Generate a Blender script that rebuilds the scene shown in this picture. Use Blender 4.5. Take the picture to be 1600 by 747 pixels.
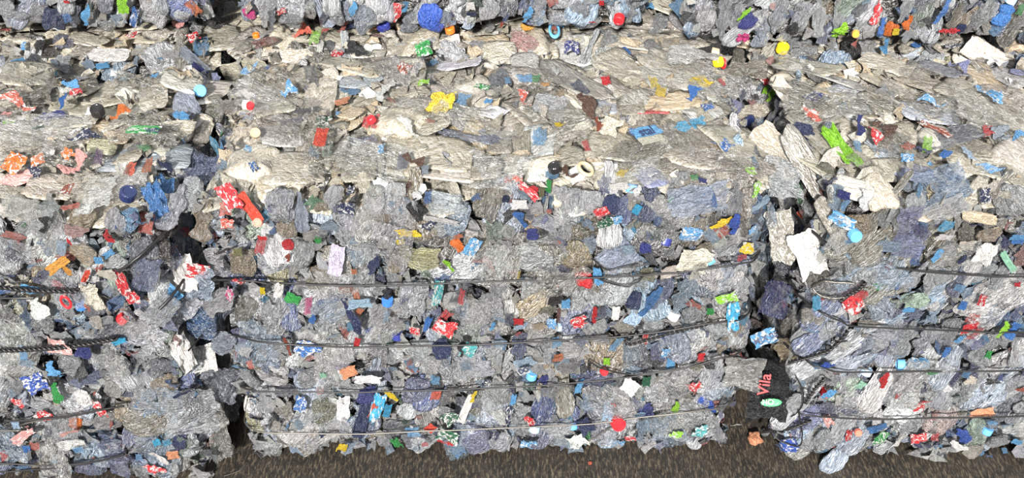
import bpy, math, random
import numpy as np
from mathutils import Matrix, Vector

for o in list(bpy.data.objects):
    bpy.data.objects.remove(o)
sc = bpy.context.scene
C = sc.collection
rnd = random.Random(7)
R = np.random.RandomState(11)

# ------------------------------------------------------------------ camera
FPX, PITCH, CAMH = 1741.0, math.radians(38.7), 2.19
cam = bpy.data.cameras.new('camera')
cam.sensor_fit = 'HORIZONTAL'
cam.sensor_width = 36.0
cam.lens = 36.0 * FPX / 1600.0
cam.clip_start = 0.05
camo = bpy.data.objects.new('camera', cam)
camo.location = (0, 0, CAMH)
camo.rotation_euler = (math.pi / 2 - PITCH, 0, 0)
C.objects.link(camo)
sc.camera = camo

# ------------------------------------------------------------------ light
w = bpy.data.worlds.new('overcast_sky')
sc.world = w
w.use_nodes = True
nt = w.node_tree
bg = nt.nodes['Background']
tc = nt.nodes.new('ShaderNodeTexCoord')
sp = nt.nodes.new('ShaderNodeSeparateXYZ')
mr = nt.nodes.new('ShaderNodeMapRange')          # overcast sky: zenith brighter than horizon
mr.inputs['From Min'].default_value = 0.0
mr.inputs['From Max'].default_value = 1.0
mr.inputs['To Min'].default_value = 0.42
mr.inputs['To Max'].default_value = 0.68
nt.links.new(tc.outputs['Generated'], sp.inputs[0])
nt.links.new(sp.outputs['Z'], mr.inputs['Value'])
nt.links.new(mr.outputs[0], bg.inputs['Strength'])
bg.inputs['Color'].default_value = (0.93, 0.97, 1.0, 1)
sun = bpy.data.lights.new('sun', 'SUN')
sun.energy = 5.6
sun.angle = math.radians(4)
sun.color = (1.0, 0.965, 0.92)
suno = bpy.data.objects.new('sun', sun)
suno.rotation_euler = (math.radians(57), math.radians(-14), 0)   # behind and above the camera
C.objects.link(suno)
vs = sc.view_settings
vs.view_transform = 'Standard'
vs.look = 'None'
vs.gamma = 1.0
vs.use_curve_mapping = False
vs.exposure = 0.88
sc.cycles.transparent_max_bounces = 16
sc.cycles.max_bounces = 8
sc.cycles.diffuse_bounces = 2
sc.cycles.use_denoising = True
sc.cycles.caustics_reflective = False
sc.cycles.caustics_refractive = False
sc.cycles.sample_clamp_indirect = 2.0
sc.cycles.sample_clamp_direct = 8.0

# ------------------------------------------------------------------ colours
HEX = dict(clear='d8dbdf', dust='99917f', dustgrey='918b80', dustdark='756e63', cream='cbc4b6', tan='b7a383', grey='a3a19d',
 bluegrey='8f98a2', blueclear='bcc8dc', skyc='a9c4de', slate='70737f', slateblue='7b85a8', violet='8388b5', violetc='a0a6d4',
 indigoc='6575ac', indigo='2c3478', cobalt='2f55b4', cobaltc='4a62ac', navy='1c2850', navyblack='161a2a', blue='3b74bd',
 denim='37699f', sky='66a9de', cyan='3fb0de', teal='4aa9ae', mint='9fd6b8', green='2a9a45', greenc='9fb3a0', dgreen='1c5a3d',
 lime='97d62f', olive='77764f', olivec='b3ae88', yellow='f2d021', yellowc='d9d1a0', amber='eaa544', orange='ee7a28',
 peach='eda278', coral='e9705a', tomato='e8523a', red='d9262f', rust='a5523a', brown='573a2b', pink='e7a9a2', pinkc='cdb3b1',
 magenta='d83f86', lilac='cfc6dc', purple='5f2d68', white='efeeea', lightgrey='dddcd6', black='1a1a1c', darkred='b02a2c', badge='3f9a62')
def lin(h):
    v = [int(h[i:i + 2], 16) / 255 for i in (0, 2, 4)]
    return np.array([x / 12.92 if x <= .04045 else ((x + .055) / 1.055) ** 2.4 for x in v])
PAL = {k: lin(v) for k, v in HEX.items()}
def jit(c, a=.12):
    f = 1 + R.uniform(-a, a)
    return np.clip(PAL[c] * f * (1 + R.uniform(-.03, .03, 3)), 0.004, .93)

# ------------------------------------------------------------------ materials
def mat(name):
    m = bpy.data.materials.new(name)
    m.use_nodes = True
    return m, m.node_tree, m.node_tree.nodes['Principled BSDF']
def N(nt, t, **kw):
    n = nt.nodes.new(t)
    for k, v in kw.items():
        setattr(n, k, v)
    return n
def texco(nt, src):
    """coordinates of the piece itself (its long axis on x), shifted by a random amount for each piece"""
    L = nt.links
    a = N(nt, 'ShaderNodeVectorMath', operation='ADD')
    if src == 'obj':
        oi = N(nt, 'ShaderNodeObjectInfo')
        col, r = oi.outputs['Color'], oi.outputs['Random']
        base = N(nt, 'ShaderNodeTexCoord').outputs['Object']
    else:
        at = N(nt, 'ShaderNodeAttribute', attribute_name='Col')
        col, r = at.outputs['Color'], at.outputs['Alpha']
        base = N(nt, 'ShaderNodeAttribute', attribute_name='loc').outputs['Vector']
    m = N(nt, 'ShaderNodeMath', operation='MULTIPLY')
    m.inputs[1].default_value = 37.0
    L.new(r, m.inputs[0])
    L.new(base, a.inputs[0])
    L.new(m.outputs[0], a.inputs[1])
    return a.outputs[0], col
def noise(nt, co, scale, detail=4, rough=.55, dist=0.0):
    n = N(nt, 'ShaderNodeTexNoise')
    n.inputs['Scale'].default_value = scale
    n.inputs['Detail'].default_value = detail
    n.inputs['Roughness'].default_value = rough
    n.inputs['Distortion'].default_value = dist
    nt.links.new(co, n.inputs['Vector'])
    return n.outputs['Fac']
def ramp(nt, f, a, b, lo=0.0, hi=1.0):
    m = N(nt, 'ShaderNodeMapRange')
    m.clamp = True
    for k, v in (('From Min', a), ('From Max', b), ('To Min', lo), ('To Max', hi)):
        m.inputs[k].default_value = v
    nt.links.new(f, m.inputs['Value'])
    return m.outputs[0]
def mix(nt, fac, a, b, blend='MIX'):
    m = N(nt, 'ShaderNodeMix', data_type='RGBA', blend_type=blend)
    for s, v in ((0, fac), (6, a), (7, b)):
        if isinstance(v, (int, float)):
            m.inputs[s].default_value = v
        elif isinstance(v, tuple):
            m.inputs[s].default_value = v
        else:
            nt.links.new(v, m.inputs[s])
    return m.outputs[2]
def bump(nt, p, h, strength, dist):
    b = N(nt, 'ShaderNodeBump')
    b.inputs['Strength'].default_value = strength
    b.inputs['Distance'].default_value = dist
    nt.links.new(h, b.inputs['Height'])
    nt.links.new(b.outputs[0], p.inputs['Normal'])
def math_(nt, op, a, b=None, c=None):
    n = N(nt, 'ShaderNodeMath', operation=op)
    for i, v in enumerate((a, b, c)):
        if v is None: continue
        if isinstance(v, (int, float)): n.inputs[i].default_value = v
        else: nt.links.new(v, n.inputs[i])
    return n.outputs[0]
def ridge(nt, f, k):
    """thin crease lines where the noise crosses its middle"""
    return ramp(nt, math_(nt, 'ABSOLUTE', math_(nt, 'SUBTRACT', f, .5)), 0, k, 1, 0)
def plastic(name, src, rough, alpha_lo, dust, wr, wd, printed=False, crease=.6, white=.55, dark=0.0, spec=.8, metal=0.0, aniso=1.6, lx=.8):
    m, nt, p = mat(name)
    co, col = texco(nt, src)
    mp = N(nt, 'ShaderNodeMapping')
    mp.inputs['Scale'].default_value = (lx, aniso, 1.3)
    p.inputs['Metallic'].default_value = metal
    nt.links.new(co, mp.inputs['Vector'])
    f1 = noise(nt, mp.outputs[0], 2.2, 1.5, .5, 2.0)              # long wrinkles
    f2 = noise(nt, mp.outputs[0], 5.0, 1.5, .5, 2.2)
    f3 = noise(nt, co, 5, 3, .6, .8)
    f4 = noise(nt, mp.outputs[0], 12.0, 1, .5, 2.0)
    lines = math_(nt, 'MAXIMUM', ridge(nt, f1, .020), math_(nt, 'MAXIMUM', math_(nt, 'MULTIPLY', ridge(nt, f2, .035), .9), math_(nt, 'MULTIPLY', ridge(nt, f4, .05), .5)))
    c = col
    if dark > 0:                                                # random dark patches: a see-through to the dark inside, painted into the colour
        c = mix(nt, ramp(nt, noise(nt, mp.outputs[0], 3.5, 3, .6, 1.5), .36, .60, dark, 0), c, (.16, .16, .17, 1), 'MULTIPLY')
    if printed:                                                 # print on a white backing, torn and rubbed off in places
        c = mix(nt, ramp(nt, noise(nt, co, 4.5, 4, .6, .8), .52, .57), c, (.84, .83, .80, 1))
        c = mix(nt, ramp(nt, noise(nt, co, 11, 2, .5), .64, .67), c, (.06, .06, .10, 1))
    if dust > 0:                                                # dried dust and grime lying on the plastic
        c = mix(nt, ramp(nt, noise(nt, co, 4, 6, .7, .6), .40, .72, 0, dust), c, (.36, .325, .27, 1))
        c = mix(nt, ramp(nt, noise(nt, co, 22, 3, .7), .60, .72, 0, dust), c, (.13, .10, .07, 1))
    c = mix(nt, math_(nt, 'MULTIPLY', lines, white), c, (.90, .91, .92, 1))  # crease lines: stress whitening, plus pale highlights painted into the colour
    nt.links.new(c, p.inputs['Base Color'])
    p.inputs['Specular IOR Level'].default_value = spec
    nt.links.new(ramp(nt, f3, .3, .7, rough * .6, rough * 1.5), p.inputs['Roughness'])
    if alpha_lo < 1:
        al = math_(nt, 'MAXIMUM', ramp(nt, f3, .30, .68, alpha_lo, min(1, alpha_lo + .5)), math_(nt, 'MULTIPLY', lines, .9))
        nt.links.new(al, p.inputs['Alpha'])
    h = math_(nt, 'MULTIPLY_ADD', math_(nt, 'ABSOLUTE', math_(nt, 'SUBTRACT', f1, .5)), 2.0, math_(nt, 'MULTIPLY_ADD', math_(nt, 'ABSOLUTE', math_(nt, 'SUBTRACT', f2, .5)), 1.2, math_(nt, 'MULTIPLY', math_(nt, 'ABSOLUTE', math_(nt, 'SUBTRACT', f4, .5)), .5)))
    bump(nt, p, h, wr, wd)
    return m
M = {}
M['clear'] = plastic('clear_plastic', 'obj', .15, .45, .04, 1.0, .020, dark=.5, white=.85, metal=.42)
M['dusty'] = plastic('dusty_plastic', 'obj', .24, .82, .30, 1.0, .0045, white=.4, spec=.8, metal=.20, dark=.18, aniso=1.0, lx=.9)
M['film'] = plastic('thin_film', 'obj', .14, .35, .03, 1.0, .020, metal=.50)
M['veil'] = plastic('clear_film', 'obj', .13, .05, .02, 1.0, .020, white=.8, metal=.5)
M['solid'] = plastic('coloured_plastic', 'obj', .22, 1, .04, 1.0, .010, white=.12, spec=.8, metal=.12, dark=.2)
M['print'] = plastic('printed_label', 'obj', .24, 1, .04, 1.0, .010, True, white=.12, spec=.8, metal=.1)
M['film_black'] = plastic('black_foil', 'obj', .10, 1, 0, 1.0, .012, white=.04, spec=.45)
M['tint'] = plastic('tinted_film', 'obj', .2, .45, .03, 1.0, .014, white=.45, spec=.8, metal=.15, dark=.3)
M['foil'] = plastic('silver_foil', 'obj', .2, 1, 0, 1.0, .02, white=.3, metal=.85, dark=.5)
M['cap'] = plastic('cap_plastic', 'obj', .28, 1, .04, .12, .002, white=0, spec=.5)
M['mass'] = plastic('bale_plastic', 'att', .15, 1, .05, 1.0, .020, dark=.55, white=.85, metal=.4)
M['massdust'] = plastic('dusty_bale_plastic', 'att', .26, 1, .32, 1.0, .0045, white=.36, spec=.8, dark=.2, metal=.18, aniso=1.0, lx=.9)
M['press'] = plastic('pressed_plastic', 'obj', .15, 1, .05, 1.0, .020, dark=.55, white=.85, metal=.4)
M['pressdust'] = plastic('pressed_dusty_plastic', 'obj', .26, 1, .32, 1.0, .0045, white=.36, spec=.8, dark=.2, metal=.18, aniso=1.0, lx=.9)
m, nt, p = mat('baling_wire_steel')
p.inputs['Base Color'].default_value = (.018, .017, .017, 1); p.inputs['Metallic'].default_value = .2; p.inputs['Roughness'].default_value = .42
M['wire'] = m
m, nt, p = mat('pale_wire_steel')
p.inputs['Base Color'].default_value = (.14, .13, .115, 1); p.inputs['Metallic'].default_value = .7; p.inputs['Roughness'].default_value = .4
M['wire_pale'] = m
m, nt, p = mat('black_ink'); p.inputs['Base Color'].default_value = (.02, .03, .08, 1); p.inputs['Roughness'].default_value = .5
M['ink'] = m
# the concrete floor: dark, worn, with scraped streaks
m, nt, p = mat('scraped_concrete')
g = N(nt, 'ShaderNodeNewGeometry')
mp = N(nt, 'ShaderNodeMapping')
mp.inputs['Rotation'].default_value = (0, 0, math.radians(-14))
mp.inputs['Scale'].default_value = (1, .22, 1)
nt.links.new(g.outputs['Position'], mp.inputs['Vector'])
st = noise(nt, mp.outputs[0], 190, 6, .75, .3)
bl = noise(nt, g.outputs['Position'], 9, 5, .65, .5)
fine = noise(nt, g.outputs['Position'], 260, 3, .6)
c = mix(nt, ramp(nt, bl, .3, .72), (.006, .005, .004, 1), (.030, .024, .018, 1))
c = mix(nt, ramp(nt, st, .50, .66, 0, .9), c, (.15, .12, .082, 1))
c = mix(nt, ramp(nt, st, .34, .46, .8, 0), c, (.007, .006, .005, 1))
c = mix(nt, ramp(nt, fine, .58, .74, 0, .5), c, (.16, .135, .10, 1))
nt.links.new(c, p.inputs['Base Color'])
p.inputs['Roughness'].default_value = .62
bump(nt, p, st, .5, .004)
M['floor'] = m

# ------------------------------------------------------------------ shapes
def folds(P, rs, k=5, f0=1.2, f1=5.0, amp=.16):
    """sum of triangle-wave creases in random directions: crumpled, faceted relief"""
    h = np.zeros(len(P))
    for i in range(k):
        f = f0 * (f1 / f0) ** (i / max(1, k - 1))
        d = rs.normal(size=3); d /= np.linalg.norm(d)
        t = P @ d * f + rs.uniform(0, 1) + .25 * np.sin(P @ rs.normal(size=3) * 3 + rs.uniform(0, 6))
        h += amp * f0 / f ** .8 * (np.abs((t % 1.0) - .5) * 4 - 1)
    return h
def grid_faces(nu, nv, wrap=False):
    F = []
    for j in range(nv - 1):
        for i in range(nu if wrap else nu - 1):
            a, b = j * nu + i, j * nu + (i + 1) % nu
            F.append((a, b, b + nu, a + nu))
    return F
def fit(V, zs):
    V = V - (V.max(0) + V.min(0)) / 2
    s = V.max(0) - V.min(0)
    return V / np.array([s[0], s[1], s[2] / zs])
def bottle_geo(seed, flat=.5, crush=1.0):
    rs = np.random.RandomState(seed)
    nu, nv = 20, 22
    V = np.zeros((nv, nu, 3))
    neck = rs.uniform(.74, .86); ribs = rs.randint(0, 7)
    pin = rs.uniform(.2, .7); pw = rs.uniform(.06, .16); pd = rs.uniform(.15, .5)
    bend = rs.uniform(-.18, .18); tw = rs.uniform(-.7, .7)
    th = np.linspace(0, 2 * np.pi, nu, endpoint=False)
    for j in range(nv):
        s = j / (nv - 1)
        if s < .07: r = .5 * math.sqrt(max(.02, s / .07))
        elif s < neck - .14: r = .5
        elif s < neck: r = .5 - .32 * ((s - neck + .14) / .14) ** 1.5
        else: r = .18
        if s > .985: r *= .6
        r *= 1 - pd * math.exp(-((s - pin) / pw) ** 2)
        if ribs and .1 < s < .6: r *= 1 + .05 * math.sin(s * ribs * 12)
        a = th + tw * s
        x, z = r * np.cos(th) * 1.0, r * np.sin(th) * flat
        ca, sa = math.cos(tw * s * .5), math.sin(tw * s * .5)
        V[j, :, 0] = x * ca - z * sa + bend * math.sin(s * 3.1)
        V[j, :, 2] = x * sa + z * ca + .5 * bend * math.cos(s * 4)
        V[j, :, 1] = (s - .5) * 1.9
    V = V.reshape(-1, 3)
    cen = V.copy(); cen[:, 0] *= .0; cen[:, 2] *= .0
    h = folds(V, rs, 5, .9, 3.5, .12 * crush)
    D = V - cen
    V = cen + D * (1 + h[:, None])
    V[:, 0] += .06 * folds(V, rs, 3, 1, 3, .2)
    F = grid_faces(nu, nv, True) + [tuple(range(nu - 1, -1, -1)), tuple(range((nv - 1) * nu, nv * nu))]
    V = V[:, [1, 0, 2]]                              # long axis on x
    V[:, 2] *= -1
    return fit(V, .42), F
def wad_geo(seed, zs=.5):
    rs = np.random.RandomState(seed)
    nu, nv = 26, 15
    V = []
    ex = rs.uniform(.55, .9)
    for j in range(nv):
        ph = -math.pi / 2 + math.pi * (j + .04) / (nv - .92)
        for i in range(nu):
            t = 2 * math.pi * i / nu
            cx, cy = math.cos(t), math.sin(t)
            V.append((math.copysign(abs(cx) ** ex, cx) * math.cos(ph), math.copysign(abs(cy) ** ex, cy) * math.cos(ph), math.copysign(abs(math.sin(ph)) ** .8, math.sin(ph))))
    V = np.array(V) * [.5, .5, .5]
    h = folds(V, rs, 6, .9, 4, .15)
    V = V * (1 + h[:, None])
    F = grid_faces(nu, nv, True) + [tuple(range(nu - 1, -1, -1)), tuple(range((nv - 1) * nu, nv * nu))]
    return fit(V, zs), F
def plate_geo(seed):
    """a bottle pressed flat: closed slab with long creases"""
    rs = np.random.RandomState(seed)
    nu, nv = 24, 7
    n1 = rs.uniform(.35, .6)
    V = []
    rad = 1 + .13 * np.sin(np.arange(nu) / nu * 6.283 * 2 + rs.uniform(0, 6)) + .035 * rs.normal(size=nu)
    prof = [(.02, .5), (.45, .52), (.8, .5), (1.0, .12), (1.0, -.12), (.8, -.5), (.02, -.5)]
    for r, z in prof:
        for i in range(nu):
            t = 2 * math.pi * i / nu
            cx, cy = math.cos(t), math.sin(t)
            q = r * (rad[i] if r > .5 else 1)
            V.append((.5 * q * math.copysign(abs(cx) ** n1, cx), .5 * q * math.copysign(abs(cy) ** n1, cy), z * .10))
    V = np.array(V)
    W = V * [1, 2.4, 1]
    V[:, 2] += folds(W, rs, 5, .8, 3.5, .04) + rs.uniform(-.12, .12) * V[:, 0] ** 2
    V[:, 1] += .05 * folds(V * [1.5, 0, 0], rs, 3, 1, 3, .3)
    F = grid_faces(nu, nv, True) + [tuple(range(nu - 1, -1, -1)), tuple(range((nv - 1) * nu, nv * nu))]
    return fit(V, .11), [f[::-1] for f in F]
def sheet_geo(seed, n=13, amp=.22, torn=.12, dome=.25, zs=None):
    rs = np.random.RandomState(seed)
    a = np.linspace(-.5, .5, n)
    X, Y = np.meshgrid(a, a)
    V = np.stack([X.ravel(), Y.ravel(), np.zeros(n * n)], 1)
    ang = np.arctan2(V[:, 1], V[:, 0]); rr = np.maximum(abs(V[:, 0]), abs(V[:, 1])) * 2
    k = sum(rs.uniform(-1, 1) * np.sin(q * ang + rs.uniform(0, 6)) / q ** .6 for q in range(2, 9)) * torn
    V[:, :2] *= (1 + k * rr ** 2)[:, None]
    edge = rr > .97
    V[edge, :2] += rs.normal(size=(edge.sum(), 2)) * .014
    h = folds(V, rs, 6, 1.0, 5.5, amp)
    V[:, 2] = h - dome * (rr ** 2) * .5
    V[:, :2] += np.stack([folds(V, rs, 3, 1, 3, .04), folds(V, rs, 3, 1, 3, .04)], 1)
    V = fit(V, 1)
    V[:, 2] *= zs if zs else .3
    return V, grid_faces(n, n)
def strip_geo(seed):
    rs = np.random.RandomState(seed)
    n, k = 18, 4
    V = []
    bx = rs.uniform(-.6, .6); ph = rs.uniform(0, 6); tw = rs.uniform(-1.2, 1.2)
    for j in range(k):
        for i in range(n):
            s = i / (n - 1) - .5
            c = (j / (k - 1) - .5) * (1 - .5 * abs(s) ** 3 * 8 * .5) * (.7 + .3 * math.sin(7 * s + ph))
            a = tw * s + .5 * math.sin(5 * s + ph)
            V.append((s, c * math.cos(a) + bx * (s * s - .1) + .12 * math.sin(9 * s + ph), .35 * c * math.sin(a) + .18 * math.sin(6 * s + ph)))
    V = np.array(V)
    V += rs.normal(size=V.shape) * [.008, .05, .03]
    return fit(V, .5), grid_faces(n, k)
def cap_geo():
    n = 28
    V, prof = [], [(.40, -.30), (.5, -.30), (.5, .22), (.44, .30), (.34, .30), (.30, .26), (.02, .26)]
    for r, z in prof:
        for i in range(n):
            t = 2 * math.pi * i / n
            q = r * (1 - (.035 if (i % 2 and r >= .5) else 0))
            V.append((q * math.cos(t), q * math.sin(t), z))
    return np.array(V), grid_faces(n, len(prof), True) + [tuple(range((len(prof) - 1) * n, len(prof) * n)), tuple(range(n - 1, -1, -1))]
def ring_geo(th=.10, n=28, k=8):
    V = []
    for j in range(k + 1):
        for i in range(n):
            t, s = 2 * math.pi * i / n, 2 * math.pi * j / k
            V.append(((.5 - th + th * math.cos(s)) * math.cos(t), (.5 - th + th * math.cos(s)) * math.sin(t), th * 1.2 * math.sin(s)))
    return np.array(V), grid_faces(n, k + 1, True)
GEO = {
 'bottle': [bottle_geo(100 + i, rnd.uniform(.45, .8), rnd.uniform(.7, 1.3)) for i in range(18)],
 'wad': [wad_geo(200 + i, rnd.uniform(.45, .6)) for i in range(26)],
 'plate': [plate_geo(300 + i) for i in range(20)],
 'film': [sheet_geo(400 + i, 17, .15, .08, .35) for i in range(22)],
 'label': [sheet_geo(500 + i, 11, rnd.uniform(.14, .26), rnd.uniform(.06, .20), rnd.uniform(.1, .5), rnd.uniform(.2, .38)) for i in range(40)],
 'flat': [sheet_geo(700 + i, 9, .05, .05, .06, .06) for i in range(4)],
 'strip': [strip_geo(600 + i) for i in range(14)],
 'cap': [cap_geo()], 'ring': [ring_geo()]}
def to_mesh(name, V, F, m=None, smooth=False):
    me = bpy.data.meshes.new(name)
    me.from_pydata([tuple(map(float, v)) for v in V], [], F)
    if m: me.materials.append(m)
    if smooth: me.polygons.foreach_set('use_smooth', [True] * len(me.polygons))
    me.update()
    return me
KIND = {'bottle': 'crushed_bottle', 'wad': 'crushed_bottle', 'plate': 'flattened_bottle', 'film': 'film_scrap', 'label': 'label_scrap', 'flat': 'label_scrap',
        'strip': 'plastic_strip', 'cap': 'bottle_cap', 'ring': 'cap_ring'}
cache = {}
def mesh_for(t, i, mk):
    k = (t, i, mk)
    if k not in cache:
        cache[k] = to_mesh(KIND[t], *GEO[t][i], M[mk], smooth=(t == 'ring' or (t in ('plate', 'bottle', 'wad', 'film') and i % 6 != 0)))
    return cache[k]

# ------------------------------------------------------------------ the setting
me = to_mesh('floor', [(-14, -14, 0), (14, -14, 0), (14, 9, 0), (-14, 9, 0)], [(0, 1, 2, 3)], M['floor'])
fl = bpy.data.objects.new('floor', me); C.objects.link(fl); fl['kind'] = 'structure'
fl['label'] = 'dark brown scraped concrete floor in front of the bales'

# ------------------------------------------------------------------ bales
# label, centre x, centre y, base z, width, depth, height, yaw, layer angle on the front, on the top (degrees)
BALES = [
 ('front bale at the left edge with a white torn sheet on its side', -1.357, 2.085, 0, 1.24, .60, .83, -1.0, 80, 5),
 ('front bale in the middle, clear and blue bottles bound by four thin wires', -.062, 2.150, 0, 1.19, .58, .82, 1.5, 84, -25),
 ('front bale at the right, its bottle layers slanting, with black twisted wire at its corner', 1.272, 2.145, 0, 1.20, .60, .82, 0, 58, -40),
 ('bale behind the left front bale, only a dusty strip of its top showing', -1.37, 2.82, 0, 1.18, .60, .78, .5, 84, 0),
 ('bale behind the middle front bale, dusty strip of its top with caps and lime scrap', -.125, 2.82, 0, 1.19, .60, .78, 0, 84, -10),
 ('bale behind the right front bale, strip of round bottle ends along its top', 1.22, 2.82, 0, 1.24, .60, .775, 0, 70, -20),
 ('upper bale at the top left, resting on the rear row', -1.345, 2.87, .82, 1.11, .60, .80, 0, 75, 0),
 ('upper bale at the top middle with a cobalt blue bottle at its foot', -.19, 2.87, .82, 1.05, .60, .80, 0, 82, 0),
 ('upper bale at the top right with long slanting grey bottles and bright blue strips', 1.03, 2.795, .815, 1.20, .60, .80, 0, 64, 0)]
RAD = .055
B = []
for lb, cx, cy, z0, bw, bd, bh, yaw, sf, stp in BALES:
    e = bpy.data.objects.new('plastic_bottle_bale', None)
    e.empty_display_size = .2
    e.location = (cx, cy, z0); e.rotation_euler = (0, 0, math.radians(yaw))
    e['label'] = lb; e['category'] = 'bale'; e['group'] = 'bales of pressed plastic bottles'
    C.objects.link(e)
    mw = Matrix.Translation((cx, cy, z0)) @ Matrix.Rotation(math.radians(yaw), 4, 'Z')
    B.append(dict(e=e, mw=mw, inv=mw.inverted(), Rm=np.array(mw.to_3x3()), loc=np.array([cx, cy, z0]), half=np.array([bw / 2, bd / 2, bh / 2]), sf=sf, st=stp, cnt={}))
def sdf(b, Pw):
    p = (Pw - b['loc']) @ b['Rm'] - [0, 0, b['half'][2]]
    q = np.abs(p) - (b['half'] - RAD)
    return np.linalg.norm(np.maximum(q, 0), axis=-1) + np.minimum(q.max(-1), 0) - RAD
def normal(b, p):
    e = 1e-3
    n = np.array([sdf(b, p + np.eye(3)[i] * e) - sdf(b, p - np.eye(3)[i] * e) for i in range(3)])
    return n / np.linalg.norm(n)
CAMP = np.array([0, 0, CAMH])
def ray(x, y):
    a, c = (x - 800) / FPX, (373.5 - y) / FPX
    d = np.array([a, math.cos(PITCH) + c * math.sin(PITCH), -math.sin(PITCH) + c * math.cos(PITCH)])
    return d / np.linalg.norm(d)
def cast(x, y, only=None):
    d = ray(x, y); t = .5
    for _ in range(90):
        p = CAMP + d * t
        ds = [(sdf(b, p), i) for i, b in enumerate(B) if only is None or i in only]
        s, i = min(ds)
        if s < 8e-4: return p, i, t
        t += s
        if p[2] < -.02 or t > 8: break
    return None
def cast_plane(x, y, p0, n):
    d = ray(x, y)
    den = d @ n
    if abs(den) < .12: return None
    return CAMP + d * ((p0 - CAMP) @ n / den)
def put(name, me, col, u, n, su, sv, sn, pos, b=None, parent=None):
    """one piece: u is its long axis, n its outward normal"""
    n = n / np.linalg.norm(n); u = u - n * (u @ n); u = u / np.linalg.norm(u); v = np.cross(n, u)
    m4 = Matrix(((u[0] * su, v[0] * sv, n[0] * sn, pos[0]), (u[1] * su, v[1] * sv, n[1] * sn, pos[1]), (u[2] * su, v[2] * sv, n[2] * sn, pos[2]), (0, 0, 0, 1)))
    o = bpy.data.objects.new(name, me)
    C.objects.link(o)
    o.color = (*[float(x) for x in col], 1)
    if b is not None:
        o.parent = b['e']; o.matrix_basis = b['inv'] @ m4
    else:
        o.matrix_basis = m4
    return o

# ---- the filling of each bale: a lumpy core, a mass of pressed bottles and small scraps
def joined(name, parts, m, b, kind='stuff', smooth=False):
    Vs, Fs, Cs, Ls, k = [], [], [], [], 0
    for V, F, c, lc in parts:
        Ls.append(lc); Vs.append(V); Fs += [tuple(i + k for i in f) for f in F]
        Cs.append(np.tile(np.append(c, R.uniform()), (len(V), 1))); k += len(V)
    me = to_mesh(name, np.concatenate(Vs), Fs, m)
    at = me.color_attributes.new('Col', 'FLOAT_COLOR', 'POINT')
    at.data.foreach_set('color', np.concatenate(Cs).astype(np.float32).ravel())
    al = me.attributes.new('loc', 'FLOAT_VECTOR', 'POINT')
    al.data.foreach_set('vector', np.concatenate(Ls).astype(np.float32).ravel())
    o = bpy.data.objects.new(name, me); C.objects.link(o); o.parent = b['e']
    if smooth: me.polygons.foreach_set('use_smooth', [True] * len(me.polygons))
    if kind: o['kind'] = kind
    return o
def pick(tab):
    r = rnd.uniform(0, sum(v for k, v in tab)); s = 0
    for k, v in tab:
        s += v
        if r <= s: return k
FRONT = [('clear', 36), ('blueclear', 18), ('grey', 5), ('white', 15), ('skyc', 8), ('slateblue', 6), ('tan', 4), ('slate', 5), ('indigoc', 5), ('dust', 4), ('olivec', 2), ('greenc', 2)]
TOP = [('dust', 50), ('dustgrey', 20), ('cream', 6), ('tan', 8), ('grey', 6), ('dustdark', 8), ('bluegrey', 4)]
SCR = [('white', 30), ('clear', 20), ('skyc', 16), ('sky', 6), ('blue', 3), ('navy', 5), ('indigo', 3), ('red', 1.5), ('coral', 1.2), ('black', 7), ('green', .8), ('dgreen', 1), ('cream', 8), ('slate', 8), ('pink', 2), ('violetc', 6), ('slateblue', 5), ('cyan', 1)]
SCT = [('dust', 40), ('cream', 18), ('tan', 14), ('dustdark', 10), ('white', 8), ('sky', 1), ('slate', 5), ('black', 2)]
def rotbasis(n, u):
    n = n / np.linalg.norm(n); u = u - n * (u @ n); u /= np.linalg.norm(u)
    return np.stack([u, np.cross(n, u), n])
def faces_of(b):
    hx, hy, hz = b['half']; X, Y, Z = np.eye(3)
    return [('front', np.array([0, -hy, hz]), X, Z, -Y, hx, hz), ('top', np.array([0, 0, 2 * hz]), X, Y, Z, hx, hy),
            ('left', np.array([-hx, 0, hz]), -Y, Z, -X, hy, hz), ('right', np.array([hx, 0, hz]), Y, Z, X, hy, hz)]
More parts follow.
